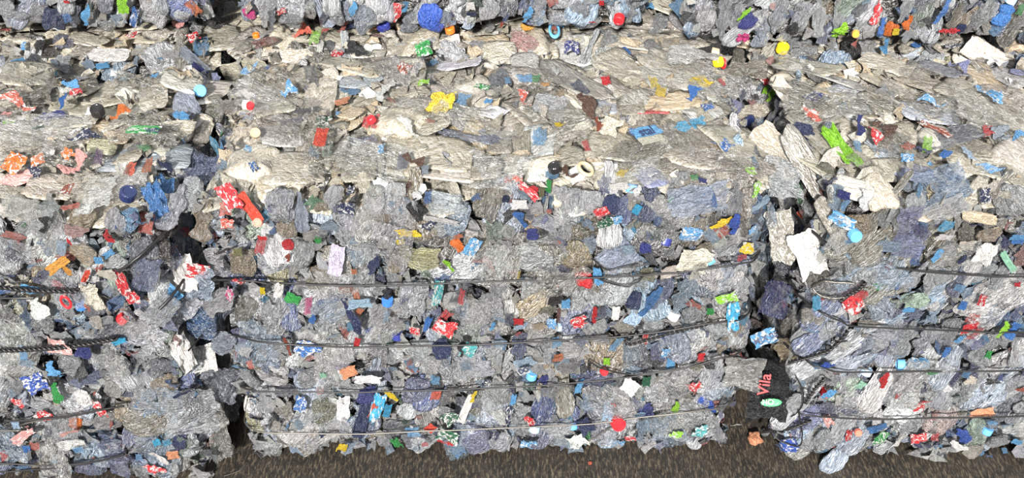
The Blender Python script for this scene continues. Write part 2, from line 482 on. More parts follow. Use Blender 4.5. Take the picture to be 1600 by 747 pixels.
for bi, b in enumerate(B):
    hx, hy, hz = b['half']
    # core: a block of tightly pressed plastic, lumpy all over
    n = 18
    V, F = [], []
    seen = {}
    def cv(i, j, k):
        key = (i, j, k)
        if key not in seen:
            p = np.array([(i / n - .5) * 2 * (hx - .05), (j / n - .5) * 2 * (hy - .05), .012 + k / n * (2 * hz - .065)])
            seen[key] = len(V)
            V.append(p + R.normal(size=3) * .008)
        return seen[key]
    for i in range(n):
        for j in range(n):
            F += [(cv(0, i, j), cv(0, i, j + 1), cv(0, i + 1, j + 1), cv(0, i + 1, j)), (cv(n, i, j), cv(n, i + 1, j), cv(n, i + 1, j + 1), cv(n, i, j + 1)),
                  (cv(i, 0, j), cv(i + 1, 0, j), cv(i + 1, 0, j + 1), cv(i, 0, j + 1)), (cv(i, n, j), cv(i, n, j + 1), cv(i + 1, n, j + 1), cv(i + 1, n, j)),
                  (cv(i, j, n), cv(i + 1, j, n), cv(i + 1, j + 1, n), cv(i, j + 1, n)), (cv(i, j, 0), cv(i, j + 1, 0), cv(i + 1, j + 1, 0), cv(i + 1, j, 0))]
    joined('bale_core', [(np.array(V), F, lin('4a4640'), np.array(V) * 8)], M['mass'], b, None)  # core coloured dark brown-grey, painting shade into the crevices between pieces
    mass, massd, scr, scrd = [], [], [], []
    for fn, c0, ux, uy, nn, ha, hb in faces_of(b):
        if bi >= 3 and fn in ('left', 'right') and bi < 6: continue
        top = fn == 'top'
        if bi >= 6 and top: continue
        cell = .084 if top else .086
        if bi >= 3: cell = .075
        na, nb = max(1, round(2 * ha / cell)), max(1, round(2 * hb / cell))
        for ia in range(na):
            for ib in range(nb):
                a = ((ia + rnd.uniform(.1, .9)) / na * 2 - 1) * (ha - .03); c = ((ib + rnd.uniform(.1, .9)) / nb * 2 - 1) * (hb - (.055 if top and bi < 3 else .03))
                ang = math.radians((b['st'] if top else b['sf']) + rnd.gauss(0, 9 if bi in (2, 8) else 16))
                if top and bi == 1: ang = math.radians(rnd.gauss(82, 18) if a < .1 else rnd.gauss(-56, 12))
                if top and bi == 0: ang = math.radians(rnd.gauss(20, 25))
                if top and bi == 2: ang = math.radians(rnd.gauss(-52, 8))
                u = ux * math.cos(ang) + uy * math.sin(ang)
                nrm = nn + R.normal(size=3) * (.10 if top else .22)
                if top and c < -hb + .13: nrm = nrm + np.array([0, -.55, 0]) * (1 - (c + hb) / .13); 
                if fn == 'front' and c > hb - .12: nrm = nrm + np.array([0, 0, .6]) * (1 - (hb - c) / .12)
                if top: nrm = nrm + np.cross(nn, u) * rnd.uniform(.0, .16)
                t = rnd.choice(['plate'] * 5 + ['bottle']) if top else rnd.choice(['wad'] * 2 + ['bottle'] * 8 + ['film']) if bi in (2, 6, 7, 8) else rnd.choice(['wad'] * 5 + ['bottle'] * 5 + ['film'])
                g = rnd.choice(GEO[t])
                if top: s = (rnd.uniform(.16, .26), rnd.uniform(.10, .16), rnd.uniform(.10, .16))
                elif t == 'bottle' and bi >= 6: s = (rnd.uniform(.14, .22), rnd.uniform(.035, .06), .10)
                elif t == 'bottle' and bi == 2: s = (rnd.uniform(.18, .28), rnd.uniform(.045, .07), .11)
                elif t == 'bottle': s = (rnd.uniform(.12, .19), rnd.uniform(.05, .075), .11)
                else: q = rnd.uniform(.065, .105); s = (q * rnd.uniform(1, 1.4), q, q)
                off = -.028 if top else -.022
                pos = c0 + ux * a + uy * c + nn * (off + rnd.uniform(-.022, .014))
                pos[2] = max(pos[2], .03)
                if top: s = (s[0] * (.6 if c < -hb + .09 else 1), s[1], s[2]); pos[2] -= .018 * max(0, 1 - (c + hb) / .1)
                Vp = (g[0] * np.array(s)) @ rotbasis(nrm, u) + pos
                Vp[:, 2] = np.maximum(Vp[:, 2], .004)
                solo = (bi < 3 and fn in ('front', 'top')) or (bi < 6 and top) or (bi >= 6 and fn == 'front' and pos[2] < .4)
                if solo and pos[2] > .075:
                    cj = jit(pick(TOP if top or (fn == 'front' and c > hb * .45 and rnd.random() < .5) else FRONT), .36)
                    gi = next(i for i, q_ in enumerate(GEO[t]) if q_ is g)
                    put(KIND[t], mesh_for(t, gi, 'pressdust' if top else 'press'), cj, b['Rm'] @ u, b['Rm'] @ nrm, *s, np.array(b['mw'] @ Vector(pos)), b)
                    continue
                (massd if top else mass).append((Vp, g[1], jit(pick(TOP if top or (fn == 'front' and c > hb * .45 and rnd.random() < .5) else FRONT), .36), g[0]))
        ns = int(ha * hb * 4 / (.040 ** 2 if top else .029 ** 2))
        if bi >= 3: ns //= 2
        for _ in range(ns):
            a = rnd.uniform(-1, 1) * (ha - .01); c = rnd.uniform(-1, 1) * (hb - .015)
            ang = rnd.uniform(0, 6.3)
            u = ux * math.cos(ang) + uy * math.sin(ang)
            nrm = nn + R.normal(size=3) * .5
            q = rnd.uniform(.014, .050); qy = q * rnd.uniform(.35, .9)
            gx = np.array([(i - 1.5, j - 1, 0) for j in range(3) for i in range(4)], float) * [.33, .5, 0]
            gx[:, 2] = R.normal(size=12) * .30
            gx[:, :2] += R.normal(size=(12, 2)) * .12
            pos = c0 + ux * a + uy * c + nn * rnd.uniform(-.022, .006)
            Vp = (gx * [q, qy, q * .5]) @ rotbasis(nrm, u) + pos
            Vp[:, 2] = np.maximum(Vp[:, 2], .004)
            (scrd if top else scr).append((Vp, grid_faces(4, 3), jit(pick(SCT if top else SCR), .2), gx))
    if mass: joined('pressed_bottle_mass', mass, M['mass'], b, smooth=True)
    joined('plastic_scraps', scr, M['mass'], b)
    if massd: joined('flattened_bottle_mass', massd, M['massdust'], b, smooth=True)
    if scrd:
        joined('dusty_scraps', scrd, M['massdust'], b)

# ------------------------------------------------------------------ the pieces one can pick out, placed on the bales' surfaces
NOTES = """L 104 3 9 6 0 red;B 85 30 32 26 0 navy;S 134 25 40 10 80 sky;L 185 36 22 11 5 red;L 192 10 18 22 0 lime;B 100 64 32 26 0 violet;L 28 96 24 11 20 sky;B 75 82 22 14 0 brown;P 45 115 80 50 5 dust;L 160 103 22 10 10 sky;S 112 131 30 7 -25 sky;S 98 156 22 5 60 blue;L 118 143 22 9 12 red/;S 28 158 54 9 -6 coral/;C 152 173 19 19 0 black;S 187 175 36 8 12 orange;B 78 181 44 14 14 indigo;L 10 178 15 7 0 pink;P 170 86 70 22 -6 grey;P 140 60 50 16 -15 dust;B 40 64 50 22 -10 dust;L 36 72 12 12 0 sky/;B 60 72 20 26 0 black;B 12 15 22 28 0 clear;B 30 30 26 34 70 clear;B 60 20 30 30 60 clear;B 115 25 20 30 0 blueclear;L 105 28 14 12 0 blue;L 8 46 16 6 0 red;B 165 30 36 30 0 clear;B 140 10 8 16 0 dgreen
L 210 27 14 28 80 blue/;L 302 12 30 16 -48 orange;L 278 36 16 9 20 pink;L 302 57 18 14 -40 red/;B 315 73 22 28 0 sky;F 303 96 66 20 -42 blueclear;L 313 108 34 9 -35 indigo;F 265 85 30 14 -5 white;C 318 142 21 15 0 sky;B 296 165 40 32 -60 blueclear;B 368 166 44 22 0 cream;C 391 165 9 9 0 red;B 370 48 17 12 0 sky;B 390 22 20 16 0 magenta;B 330 32 28 34 -50 black;B 250 50 80 34 0 dustdark;S 205 55 24 10 80 red/;L 241 118 13 9 0 sky;P 285 128 70 34 -8 cream;P 385 113 76 36 10 dust;L 358 121 26 12 -15 navy;B 300 40 60 30 -55 clear;B 360 25 30 40 80 clear;B 240 20 40 36 0 clear;P 225 155 80 40 5 dust;P 300 155 20 30 0 white;L 290 180 26 16 -20 sky;B 385 70 30 26 0 dustdark;L 216 80 24 12 10 cream;C 400 55 8 8 0 orange
B 415 66 32 26 -15 rust;L 492 58 17 19 0 lime;S 472 47 34 9 4 coral;L 508 47 12 9 0 red;L 537 40 22 10 60 coral;C 598 40 15 18 0 indigo;L 583 46 15 6 0 orange;S 551 15 26 10 80 sky;B 556 78 40 20 -25 black;F 486 122 44 20 82 slate;C 474 99 13 14 0 black;F 482 172 46 16 25 slate;B 533 143 18 16 0 sky;B 553 143 20 16 0 sky;S 450 138 30 9 5 sky/;B 534 158 24 14 0 peach;P 549 176 32 24 -20 tan;L 418 105 9 12 0 blue;B 527 84 18 12 0 red/;P 430 165 66 36 8 dust;P 455 93 70 34 0 dust;P 552 103 100 34 -8 dust;P 500 150 44 54 70 dust;P 562 125 64 28 -12 bluegrey;B 480 62 60 16 -6 dust;B 550 60 50 16 -8 dust;B 585 58 26 16 0 pink;L 500 72 10 22 80 white;B 516 72 14 16 0 slate;B 415 20 26 40 80 clear;L 440 18 16 10 0 red/;B 455 30 36 30 0 clear;B 480 15 26 34 0 white;B 520 20 30 40 -70 clear;B 425 20 16 40 80 slate;B 570 30 30 40 70 blueclear;B 545 38 20 20 0 navy;S 595 145 20 8 60 white
B 675 28 46 36 -75 cobalt;C 703 46 17 11 0 orange;L 661 76 28 24 10 green/;S 633 10 20 7 80 sky;C 602 40 10 18 0 indigo;L 735 10 17 14 0 white;L 737 33 14 20 80 white;L 737 22 17 7 0 navy;L 784 38 12 6 80 coral;L 790 30 18 9 80 blue;B 642 33 40 24 70 blueclear;L 675 98 20 9 25 sky;L 690 159 42 32 -5 yellow;L 711 166 18 12 -40 dgreen;L 723 155 24 14 -15 sky;B 781 126 36 26 -50 slate;L 753 135 26 24 0 green/;L 763 158 14 10 0 sky;L 609 133 22 9 20 white;L 662 128 20 9 0 lime/;B 666 182 28 10 0 rust;B 765 103 26 16 0 cream;L 631 105 18 16 60 rust/;L 611 156 16 9 10 rust;P 718 100 70 50 0 clear;P 638 142 56 28 12 dust;P 780 82 56 44 0 dust;B 650 64 60 20 0 clear;B 710 65 40 20 -30 dust;B 748 72 30 16 0 clear;B 620 20 14 30 80 red/;B 612 55 30 16 -35 cream;B 690 30 24 30 60 blueclear;B 765 15 30 30 0 clear;B 765 40 16 26 80 white;P 640 165 40 30 0 grey;B 735 175 26 20 0 white;P 770 175 30 24 30 clear;L 793 125 10 9 0 sky
B 827 40 20 22 60 amber;S 824 25 30 11 75 sky;C 967 30 17 15 0 red;R 866 47 18 24 0 sky;L 893 72 26 26 0 indigo/;B 977 82 17 17 0 blue;B 858 62 34 18 80 brown;L 946 125 16 13 0 red;L 838 122 14 11 0 green;L 852 131 15 11 0 amber;P 893 125 130 38 -40 dustgrey;F 858 165 56 50 -10 clear;S 820 155 30 11 -78 coral/;L 907 138 24 11 -40 navy;S 918 163 44 12 -55 brown;P 978 110 56 44 -35 dust;B 820 68 46 26 -15 pink;L 935 68 14 7 60 white;B 985 65 32 18 -10 tan;P 820 102 46 44 0 grey;B 945 55 40 24 -50 clear;B 875 30 34 30 0 clear;B 840 20 24 36 80 clear;B 920 35 36 30 0 clear;B 905 15 30 30 0 clear;B 985 15 20 40 80 clear;L 940 5 9 8 0 red;L 876 38 11 13 0 sky;L 866 42 9 11 0 coral;L 926 35 12 11 0 red;S 850 175 8 24 -60 cream;P 890 175 50 30 -10 dust;P 985 165 40 40 0 dust;L 868 110 10 24 45 white;L 820 122 26 10 8 sky;P 870 150 24 40 0 tan
L 1015 8 15 14 0 sky;L 1077 4 15 9 20 white;S 1162 22 30 6 48 lime;B 1168 34 30 20 50 indigo;L 1161 58 12 15 60 magenta;L 1108 60 18 7 80 red;B 1030 35 40 28 80 clear;F 1095 72 24 9 -5 sky/;B 1118 116 22 20 0 dgreen;L 1022 129 18 13 -70 yellow;L 1032 142 19 13 -10 yellow;L 1096 126 32 15 -38 yellow;S 1083 143 22 9 35 blue;L 1112 155 16 20 0 white;L 1106 166 22 16 -70 blue/;P 1052 108 110 36 -30 dust;P 1040 160 100 28 8 tan;S 1186 115 50 14 -55 red/;S 1156 152 34 9 -78 slate;B 1150 118 54 20 -72 dust;L 1197 140 16 9 70 lime;L 1128 128 8 8 0 red;C 1173 186 14 9 0 navy;B 1060 35 30 40 60 clear;B 1100 25 36 40 70 white;B 1130 30 20 60 82 clear;B 1075 60 24 24 60 slate;B 1150 30 18 50 75 clear;B 1190 50 24 40 70 blueclear;B 1020 70 26 30 0 clear;B 1030 80 20 10 0 clear;L 1003 87 8 7 0 blue;P 1020 175 50 14 4 red/;B 1150 85 20 20 0 dust;P 1170 175 60 22 10 dust;B 1188 90 30 12 -10 clear
C 1223 75 16 19 0 yellow;S 1311 50 40 13 62 lime;C 1337 53 11 9 0 amber;B 1392 46 22 16 60 orange;S 1377 42 34 11 62 blue;B 1255 73 40 30 0 clear;B 1330 78 28 24 0 black;B 1300 72 16 20 0 white;B 1356 72 30 24 0 clear;S 1382 72 20 10 75 sky;L 1272 150 30 15 -25 indigo/;L 1318 166 15 7 8 sky;F 1344 168 44 14 -62 violet;P 1260 104 110 28 -14 dust;P 1310 125 90 24 -18 grey;P 1300 150 60 30 -20 tan;P 1232 155 80 24 -45 cream;S 1262 176 36 11 -32 coral/;L 1253 92 13 10 -15 sky;S 1204 148 24 8 70 lime;L 1206 96 20 14 -60 pink;P 1385 100 80 22 -15 dust;P 1380 130 70 20 -25 dust;P 1370 160 60 20 -30 dust;P 1230 110 50 24 -20 tan;P 1215 175 50 20 -50 dustdark;B 1215 25 22 50 65 clear;B 1250 30 24 56 75 clear;B 1280 30 22 50 75 clear;B 1310 25 18 46 75 clear;B 1350 40 22 44 55 clear;B 1345 15 18 24 60 slate;B 1370 20 14 36 60 red/;B 1240 45 14 20 50 black;L 1207 10 10 12 0 pink
S 1472 18 48 15 65 blue;B 1570 20 44 22 62 blue;L 1483 49 28 17 35 red;B 1501 45 18 11 60 navy;B 1522 30 60 16 60 clear;B 1542 45 26 20 60 white;S 1418 35 24 9 60 orange;L 1432 70 16 9 -20 blue;L 1488 72 26 11 0 navy/;B 1455 70 24 26 0 clear;B 1585 70 34 28 0 tan;P 1550 93 100 34 -32 cream;P 1470 108 80 18 -30 slate;S 1500 101 32 11 -20 violet;P 1590 112 24 18 -10 violet;P 1510 143 90 40 -22 dust;S 1548 145 54 9 -45 sky/;S 1457 158 46 9 -15 sky/;P 1440 128 80 26 -28 dust;P 1450 176 100 28 -8 bluegrey;P 1560 165 70 24 -35 dust;P 1575 120 60 20 -35 grey;B 1415 15 16 40 60 clear;B 1440 20 16 50 60 clear;B 1495 25 16 40 60 dust;B 1540 25 20 50 55 clear;B 1590 30 20 40 50 grey;B 1560 65 30 24 0 clear;B 1420 72 30 20 0 dustdark;B 1520 70 30 20 20 clear;L 1400 50 12 10 0 yellow;L 1595 15 10 20 60 green
L 20 253 30 24 -10 orange/;L 58 250 26 13 15 orange/;L 75 238 26 14 10 white;L 105 239 20 17 20 orange/;S 132 211 56 9 15 navy/;L 154 245 15 17 0 purple;L 118 204 22 7 15 white;L 58 200 26 9 5 dgreen;L 12 196 18 11 0 lime/;S 54 267 16 10 60 navy/;F 152 300 66 66 0 white;L 110 323 32 9 15 coral;B 120 361 34 19 0 pink;B 168 367 16 20 0 red;S 115 255 44 12 25 pink;P 28 222 80 30 4 dust;P 85 292 80 44 0 dust;F 30 325 56 40 -10 white;S 68 350 28 12 70 black;L 188 260 10 9 0 white;L 199 265 10 14 0 rust;F 72 322 50 36 -45 clear;P 160 228 46 24 0 olivec;P 28 278 60 22 12 pink;P 192 213 26 24 0 tan;P 90 222 60 20 0 dust;P 20 300 50 24 0 dust;B 130 340 40 40 0 tan;B 45 360 50 30 10 clear;P 60 192 40 14 0 slate;P 120 190 70 24 5 dust;B 182 345 36 40 0 clear;L 105 295 20 12 60 rust/
L 224 202 52 13 -2 green/;L 226 230 15 13 -40 green;L 231 258 26 15 80 orange;L 205 264 13 17 0 coral;C 200 303 26 20 25 navy;L 252 314 66 34 86 denim;L 311 216 19 19 0 black;F 340 246 84 78 -8 slateblue;L 280 272 34 20 20 white;L 325 275 28 26 0 white;F 308 283 28 20 20 violet;S 266 256 28 9 -40 navy;L 290 291 34 13 -15 indigo;L 330 302 17 14 0 navy;L 358 308 50 30 -62 red/;L 352 327 22 22 0 coral;L 390 325 58 20 -55 tomato;L 355 350 24 14 0 coral/;L 294 360 18 16 0 red;L 283 320 24 18 -60 amber/;B 307 325 22 36 80 clear;B 255 221 28 28 0 slate;B 240 225 24 30 0 greenc;F 205 285 50 60 0 white;L 388 232 13 11 0 sky/;L 396 260 14 13 20 blue/;C 399 208 12 18 0 tan;P 280 200 60 24 5 dust;P 350 200 70 30 -10 dust;B 215 235 30 30 0 clear;B 265 345 40 40 0 brown;B 335 335 30 40 0 clear;B 380 290 24 50 0 dust;P 235 275 30 30 30 dustdark
L 501 214 30 18 75 tomato;L 492 239 22 14 0 sky;L 512 234 26 16 80 greenc;L 580 189 28 17 0 red;C 580 187 15 11 0 red;F 568 218 46 28 8 slateblue;F 458 188 46 12 15 violet;L 506 190 26 13 0 dgreen/;P 440 212 70 34 8 grey;P 455 262 100 54 5 dust;P 560 262 56 48 0 dust;L 595 232 12 14 0 sky/;B 440 322 46 52 0 clear;B 470 332 54 22 -78 blueclear;L 548 297 14 14 0 navy/;L 541 325 28 18 -10 navy/;B 586 315 36 48 80 white;B 420 338 26 14 -60 denim;C 403 347 12 16 0 coral;L 410 372 16 7 0 red;B 500 366 22 11 0 white;L 497 372 11 6 0 green;B 525 265 28 14 60 tan;P 525 225 40 40 0 dustdark;B 520 310 30 44 80 clear;B 500 315 30 30 0 tan;P 420 200 40 24 0 dust;B 545 350 40 36 0 clear;P 585 250 30 50 80 dust;L 410 228 20 12 10 cream/;B 450 350 34 34 0 tan;B 600 345 24 30 0 tan
F 732 212 100 44 -12 slateblue;F 629 252 44 18 85 slateblue;P 685 240 110 56 -5 dust;P 695 270 96 32 -5 cream;B 640 290 36 16 80 rust;L 664 265 13 11 0 bluegrey;B 618 312 50 34 85 white;L 650 328 36 22 -50 black;S 662 355 30 16 60 navy/;L 668 308 22 12 80 blue;L 651 305 24 14 -60 white;B 700 322 56 46 0 clear;B 762 312 60 40 70 dust;B 776 356 32 32 0 greenc;L 637 366 40 17 10 yellow;L 716 370 16 9 0 orange;L 737 366 22 14 0 white;L 790 311 12 13 0 navy;S 648 249 34 9 -30 brown;L 672 189 16 6 0 rust;S 640 198 40 8 -35 white;P 625 215 40 40 0 dust;P 760 265 50 40 0 dust;P 640 230 50 24 10 dust;L 793 280 12 14 0 red/;B 690 350 40 30 -15 clear;B 660 345 20 30 70 clear;P 780 225 40 44 0 dust;L 605 212 12 12 0 white;P 665 200 70 20 20 dust;L 690 345 60 8 -8 white
L 843 213 24 19 0 sky;C 866 262 20 17 20 black;B 860 273 26 15 -10 sky;L 857 291 24 11 82 green;L 847 300 16 9 80 olive;B 855 313 24 19 80 sky;L 826 298 44 15 -45 red/;S 836 300 22 9 -75 red;L 808 278 18 15 0 coral/;S 815 342 28 10 -55 blue;B 844 346 26 21 20 violet;B 832 366 18 15 0 indigo;L 916 228 16 9 -60 red;R 915 264 28 22 0 tan;P 838 238 80 54 82 clear;P 885 245 56 46 0 dust;P 955 228 80 54 -8 dust;L 955 198 34 24 -15 cream;L 971 270 18 9 -20 yellow;B 950 295 24 24 0 violet;L 968 292 30 14 5 white;B 978 322 50 32 70 indigoc;L 940 331 24 15 20 red/;L 945 348 28 13 12 dgreen/;B 890 322 56 44 80 clear;B 925 316 40 36 85 clear;S 875 195 14 8 -60 yellow;S 890 270 28 7 -42 brown;L 995 328 17 12 60 cyan;S 994 302 28 9 80 white;L 858 330 9 7 0 red;P 905 200 44 40 -40 dustdark;S 936 193 18 7 -70 rust;L 992 206 18 14 0 blue/;P 815 220 30 60 85 dust;B 870 355 44 40 0 clear;B 915 355 50 44 0 tan;L 812 320 30 16 0 white;B 955 320 26 30 0 navy;L 962 345 24 20 0 sky/;P 980 255 40 40 0 dust
L 1010 205 44 16 14 sky;L 1018 217 40 12 12 cream;L 1068 198 26 15 -20 cyan;L 1092 192 24 16 10 cyan;L 1100 210 14 20 0 cream;P 1095 236 104 64 -10 dust;P 1160 225 80 46 -5 dust;L 1132 225 36 15 -40 blue/;L 1173 266 18 11 -25 lime/;F 1092 312 108 54 6 blueclear;L 1098 282 15 11 0 indigo;L 1085 277 12 9 0 green;L 1049 312 11 13 0 mint;B 1012 308 72 40 72 indigoc;B 1032 325 36 40 70 white;S 1126 348 38 10 32 yellow;S 1146 352 36 13 85 cobalt;B 1178 316 26 26 -60 denim;L 1193 325 32 20 -55 white;L 1188 361 34 15 25 white;L 1176 360 12 12 0 sky/;B 1080 366 34 22 0 sky/;B 1030 360 36 34 0 clear;L 1024 366 16 16 0 dgreen;S 1181 295 28 8 80 lime/;L 1015 369 14 11 0 cobalt;C 1168 190 18 9 0 navy;P 1022 235 50 30 -15 dustdark;P 1010 270 30 60 -50 violet;B 1060 290 30 40 80 clear;P 1175 245 50 60 0 clear;B 1150 310 24 50 80 clear;B 1155 345 36 40 0 dust;B 1110 345 40 30 20 dust;B 1050 345 30 50 75 clear
L 1313 228 76 20 -48 lime;S 1260 212 60 15 -55 navy;S 1367 210 36 14 -68 red/;L 1340 228 12 13 0 sky;S 1345 196 22 7 -70 indigo;L 1245 300 38 14 -68 green;L 1214 300 40 26 20 navyblack;L 1222 293 18 12 0 cream;B 1246 334 16 15 0 tomato;L 1252 356 30 20 85 denim;L 1204 330 22 18 -45 white;L 1207 350 18 20 0 white;L 1270 352 24 16 -75 cream;B 1300 312 46 22 -75 skyc;L 1318 305 22 15 -15 indigo;L 1316 345 46 18 -25 sky/;C 1336 368 24 13 10 sky;S 1350 312 34 11 85 white;P 1255 250 110 30 -58 dustdark;P 1332 295 66 34 -15 cream;P 1218 225 66 36 -45 dust;B 1286 270 36 26 -40 olive;B 1372 300 66 44 -65 dust;P 1290 225 60 30 -40 dust;P 1385 235 40 40 -60 bluegrey;P 1225 360 60 36 80 dustdark;P 1290 340 70 24 -45 dustdark;S 1385 200 40 12 -50 brown;P 1350 245 40 24 -40 dust;B 1340 350 36 30 0 tan;B 1385 340 30 30 0 clear;L 1320 320 24 10 60 sky
L 1419 228 15 11 20 tomato;L 1418 246 22 17 -10 sky/;L 1441 234 32 13 -20 indigo;L 1449 225 17 15 0 lime;L 1478 240 16 12 -20 blue;F 1487 213 90 46 8 slate;L 1545 203 20 15 0 red;B 1540 212 20 10 0 rust;S 1563 207 26 15 -55 bluegrey;P 1532 246 120 66 -8 dust;L 1514 240 28 17 0 skyc;S 1590 212 34 7 -3 sky;P 1427 268 66 34 -18 slateblue;B 1415 286 34 32 0 blueclear;F 1472 290 74 50 15 skyc;L 1490 275 36 17 -38 navy/;L 1437 298 22 9 75 sky;F 1482 326 70 34 30 clear;B 1577 310 56 48 -65 clear;L 1540 306 18 24 0 navy/;P 1522 302 54 24 62 dust;P 1530 340 56 16 -8 tan;F 1420 352 50 54 0 violetc;L 1442 362 32 20 -50 indigo;L 1480 354 26 18 -10 cyan;L 1476 371 26 9 0 white;B 1546 366 40 26 20 tan;L 1590 371 26 10 10 sky;B 1430 318 28 34 0 clear;B 1400 330 20 40 80 grey;P 1420 205 50 30 -35 dust;P 1590 280 40 30 0 dust;B 1510 365 24 30 0 dust;P 1390 265 40 40 -50 dust;L 1462 200 60 8 -30 rust/
B 10 401 18 16 0 white;B 28 405 22 16 -70 white;B 50 402 28 36 0 white;L 95 388 26 18 80 skyc;L 107 378 10 9 0 red;L 90 414 34 15 38 amber;S 105 422 22 6 -45 amber;L 172 375 16 9 0 red;L 170 397 18 9 25 sky;L 154 407 13 11 0 sky;L 134 432 18 11 60 tomato;L 150 437 12 10 0 white;L 190 442 40 17 -60 red/;L 166 428 34 15 -5 cream;B 92 448 28 15 -18 red;R 103 472 18 22 0 red;B 118 460 32 17 -70 navy;B 112 500 36 26 75 denim;L 50 453 38 13 -12 sky;L 8 453 26 11 0 blue;B 16 420 22 22 0 navy;L 142 462 34 42 0 cream;B 172 452 34 26 0 clear;S 60 480 36 18 -55 white;S 68 487 18 11 -40 sky;B 40 490 54 18 -75 denim;B 18 500 44 54 0 grey;L 136 481 16 8 0 coral;L 90 542 66 20 5 pink/;L 185 534 24 9 15 cyan;L 130 551 28 17 -15 indigo;B 155 520 40 30 0 clear;B 65 500 40 40 0 clear;B 90 480 30 40 0 clear;B 180 410 30 30 30 clear;B 130 395 50 30 0 tan;B 20 380 50 20 0 dust;L 150 505 20 20 0 cream;B 175 515 40 24 30 slate;L 35 552 14 20 0 sky;B 160 550 30 20 0 clear
L 285 428 56 44 -80 lightgrey;L 308 424 42 26 -10 red/;L 309 455 24 16 70 red/;L 205 465 20 24 -60 red/;L 222 490 24 17 -30 white;L 275 455 36 22 -70 sky;F 228 430 66 40 75 slateblue;L 291 546 76 32 -82 lightgrey;L 316 562 44 44 10 lightgrey;B 315 512 56 26 -75 denim;B 350 520 18 16 0 red/;B 347 486 44 34 10 blueclear;L 340 472 22 11 0 sky;L 355 540 22 14 -20 green;B 374 528 26 28 0 violet;L 373 440 18 16 0 red/;L 358 460 18 11 70 magenta/;L 310 390 24 22 -30 denim;B 385 482 34 38 0 dust;F 228 525 60 66 -30 clear;B 345 410 50 34 0 clear;B 250 490 40 60 60 clear;B 225 400 40 50 0 slate;B 330 445 30 24 0 clear;B 380 410 40 36 0 tan;B 215 550 40 20 0 clear;F 320 480 40 30 80 slate;L 372 395 16 14 0 olive;B 250 390 40 40 0 brown;F 260 480 50 40 45 clear;B 265 540 40 40 0 clear
L 407 385 24 16 75 red;B 450 382 18 16 0 red;S 449 403 13 6 85 rust;L 497 377 13 9 0 green;L 525 407 40 26 -80 lilac;L 553 425 10 9 0 orange;S 583 415 28 12 65 navy;L 457 468 26 18 -20 green;L 481 478 26 13 80 magenta;L 516 468 46 13 22 indigo;S 552 496 60 12 -60 navy;L 540 451 26 15 10 rust;L 556 460 18 11 -70 orange;L 562 475 44 13 -3 skyc;L 561 488 14 10 40 orange;B 515 502 48 40 0 clear;B 432 490 56 46 80 clear;L 435 455 26 16 80 white;L 410 455 10 10 0 yellow;S 450 542 36 6 -82 rust;L 480 545 40 28 -20 blue/;B 507 545 34 34 0 white;L 558 535 14 10 80 red;B 542 548 44 36 60 clear;B 592 452 22 24 0 white;B 472 450 24 30 70 white;B 580 395 30 30 0 clear;S 488 500 22 8 85 blue;B 430 405 50 34 0 clear;B 470 395 40 40 0 clear;B 590 500 26 44 80 clear;B 500 440 40 24 0 dust;B 440 545 40 30 0 clear;B 410 540 26 30 0 clear;B 590 545 30 26 0 clear;B 550 380 34 30 0 white;B 500 425 30 20 0 tan
F 657 404 66 46 0 yellowc;L 626 378 14 9 0 yellow;L 715 384 26 18 -50 orange;L 738 386 34 20 62 sky/;B 708 404 26 28 0 skyc;S 702 415 22 6 -50 lime;L 684 458 46 16 82 teal/;B 712 477 66 26 -72 slate;L 721 464 24 10 80 red;L 694 495 26 13 40 red;L 695 512 34 24 -20 red/;L 668 507 22 11 60 blue;L 648 517 18 11 0 red/;B 645 462 46 54 0 clear;B 770 482 34 44 0 clear;B 690 545 28 28 0 navy;B 725 540 34 18 70 black;B 655 548 36 30 0 clear;L 733 548 26 22 60 teal/;B 772 405 44 34 0 clear;B 604 462 14 22 0 black;L 604 495 24 10 80 skyc;L 758 530 18 9 10 white;B 615 440 20 24 0 clear;L 770 510 16 9 80 sky;B 740 430 40 30 0 clear;B 620 400 30 40 0 tan;B 745 400 40 30 30 grey;B 620 500 30 44 0 clear;B 745 500 30 50 0 clear;B 780 450 30 40 0 clear;B 610 550 26 30 0 clear;B 775 545 34 30 0 clear;L 795 500 14 20 0 navy;B 790 385 20 16 0 white
B 845 397 66 46 0 clear;B 902 400 52 42 70 tan;B 940 380 16 16 0 black;F 965 402 60 46 30 blueclear;L 982 390 28 18 80 skyc;B 912 437 26 24 15 red;L 934 432 24 15 -70 sky;B 902 478 56 40 70 clear;L 905 503 28 17 15 red/;L 929 493 24 8 80 red;L 940 490 22 18 0 navy;L 962 490 20 12 80 white;B 958 450 66 50 70 clear;L 884 475 14 16 0 sky;B 866 470 28 15 20 black;B 853 486 28 26 0 olive;B 875 495 28 16 80 rust;L 881 491 10 10 0 white;L 810 503 18 10 0 red;L 815 511 26 15 0 skyc;L 843 511 24 11 20 tan;L 861 506 18 18 0 sky/;B 812 545 44 26 80 indigoc;B 892 545 34 24 0 white;L 962 540 28 11 55 sky;B 985 546 34 34 0 blueclear;B 938 530 28 22 0 clear;L 873 557 16 8 0 orange;B 850 535 28 34 0 clear;B 832 450 36 46 0 clear;L 810 430 14 6 80 yellow;B 835 490 30 40 0 slate;B 885 440 26 34 0 clear;B 860 420 26 24 0 clear;B 920 545 34 26 0 clear;B 825 405 14 40 80 dust;L 992 495 24 30 40 skyc;B 990 470 24 24 0 navy;L 870 535 16 14 0 sky
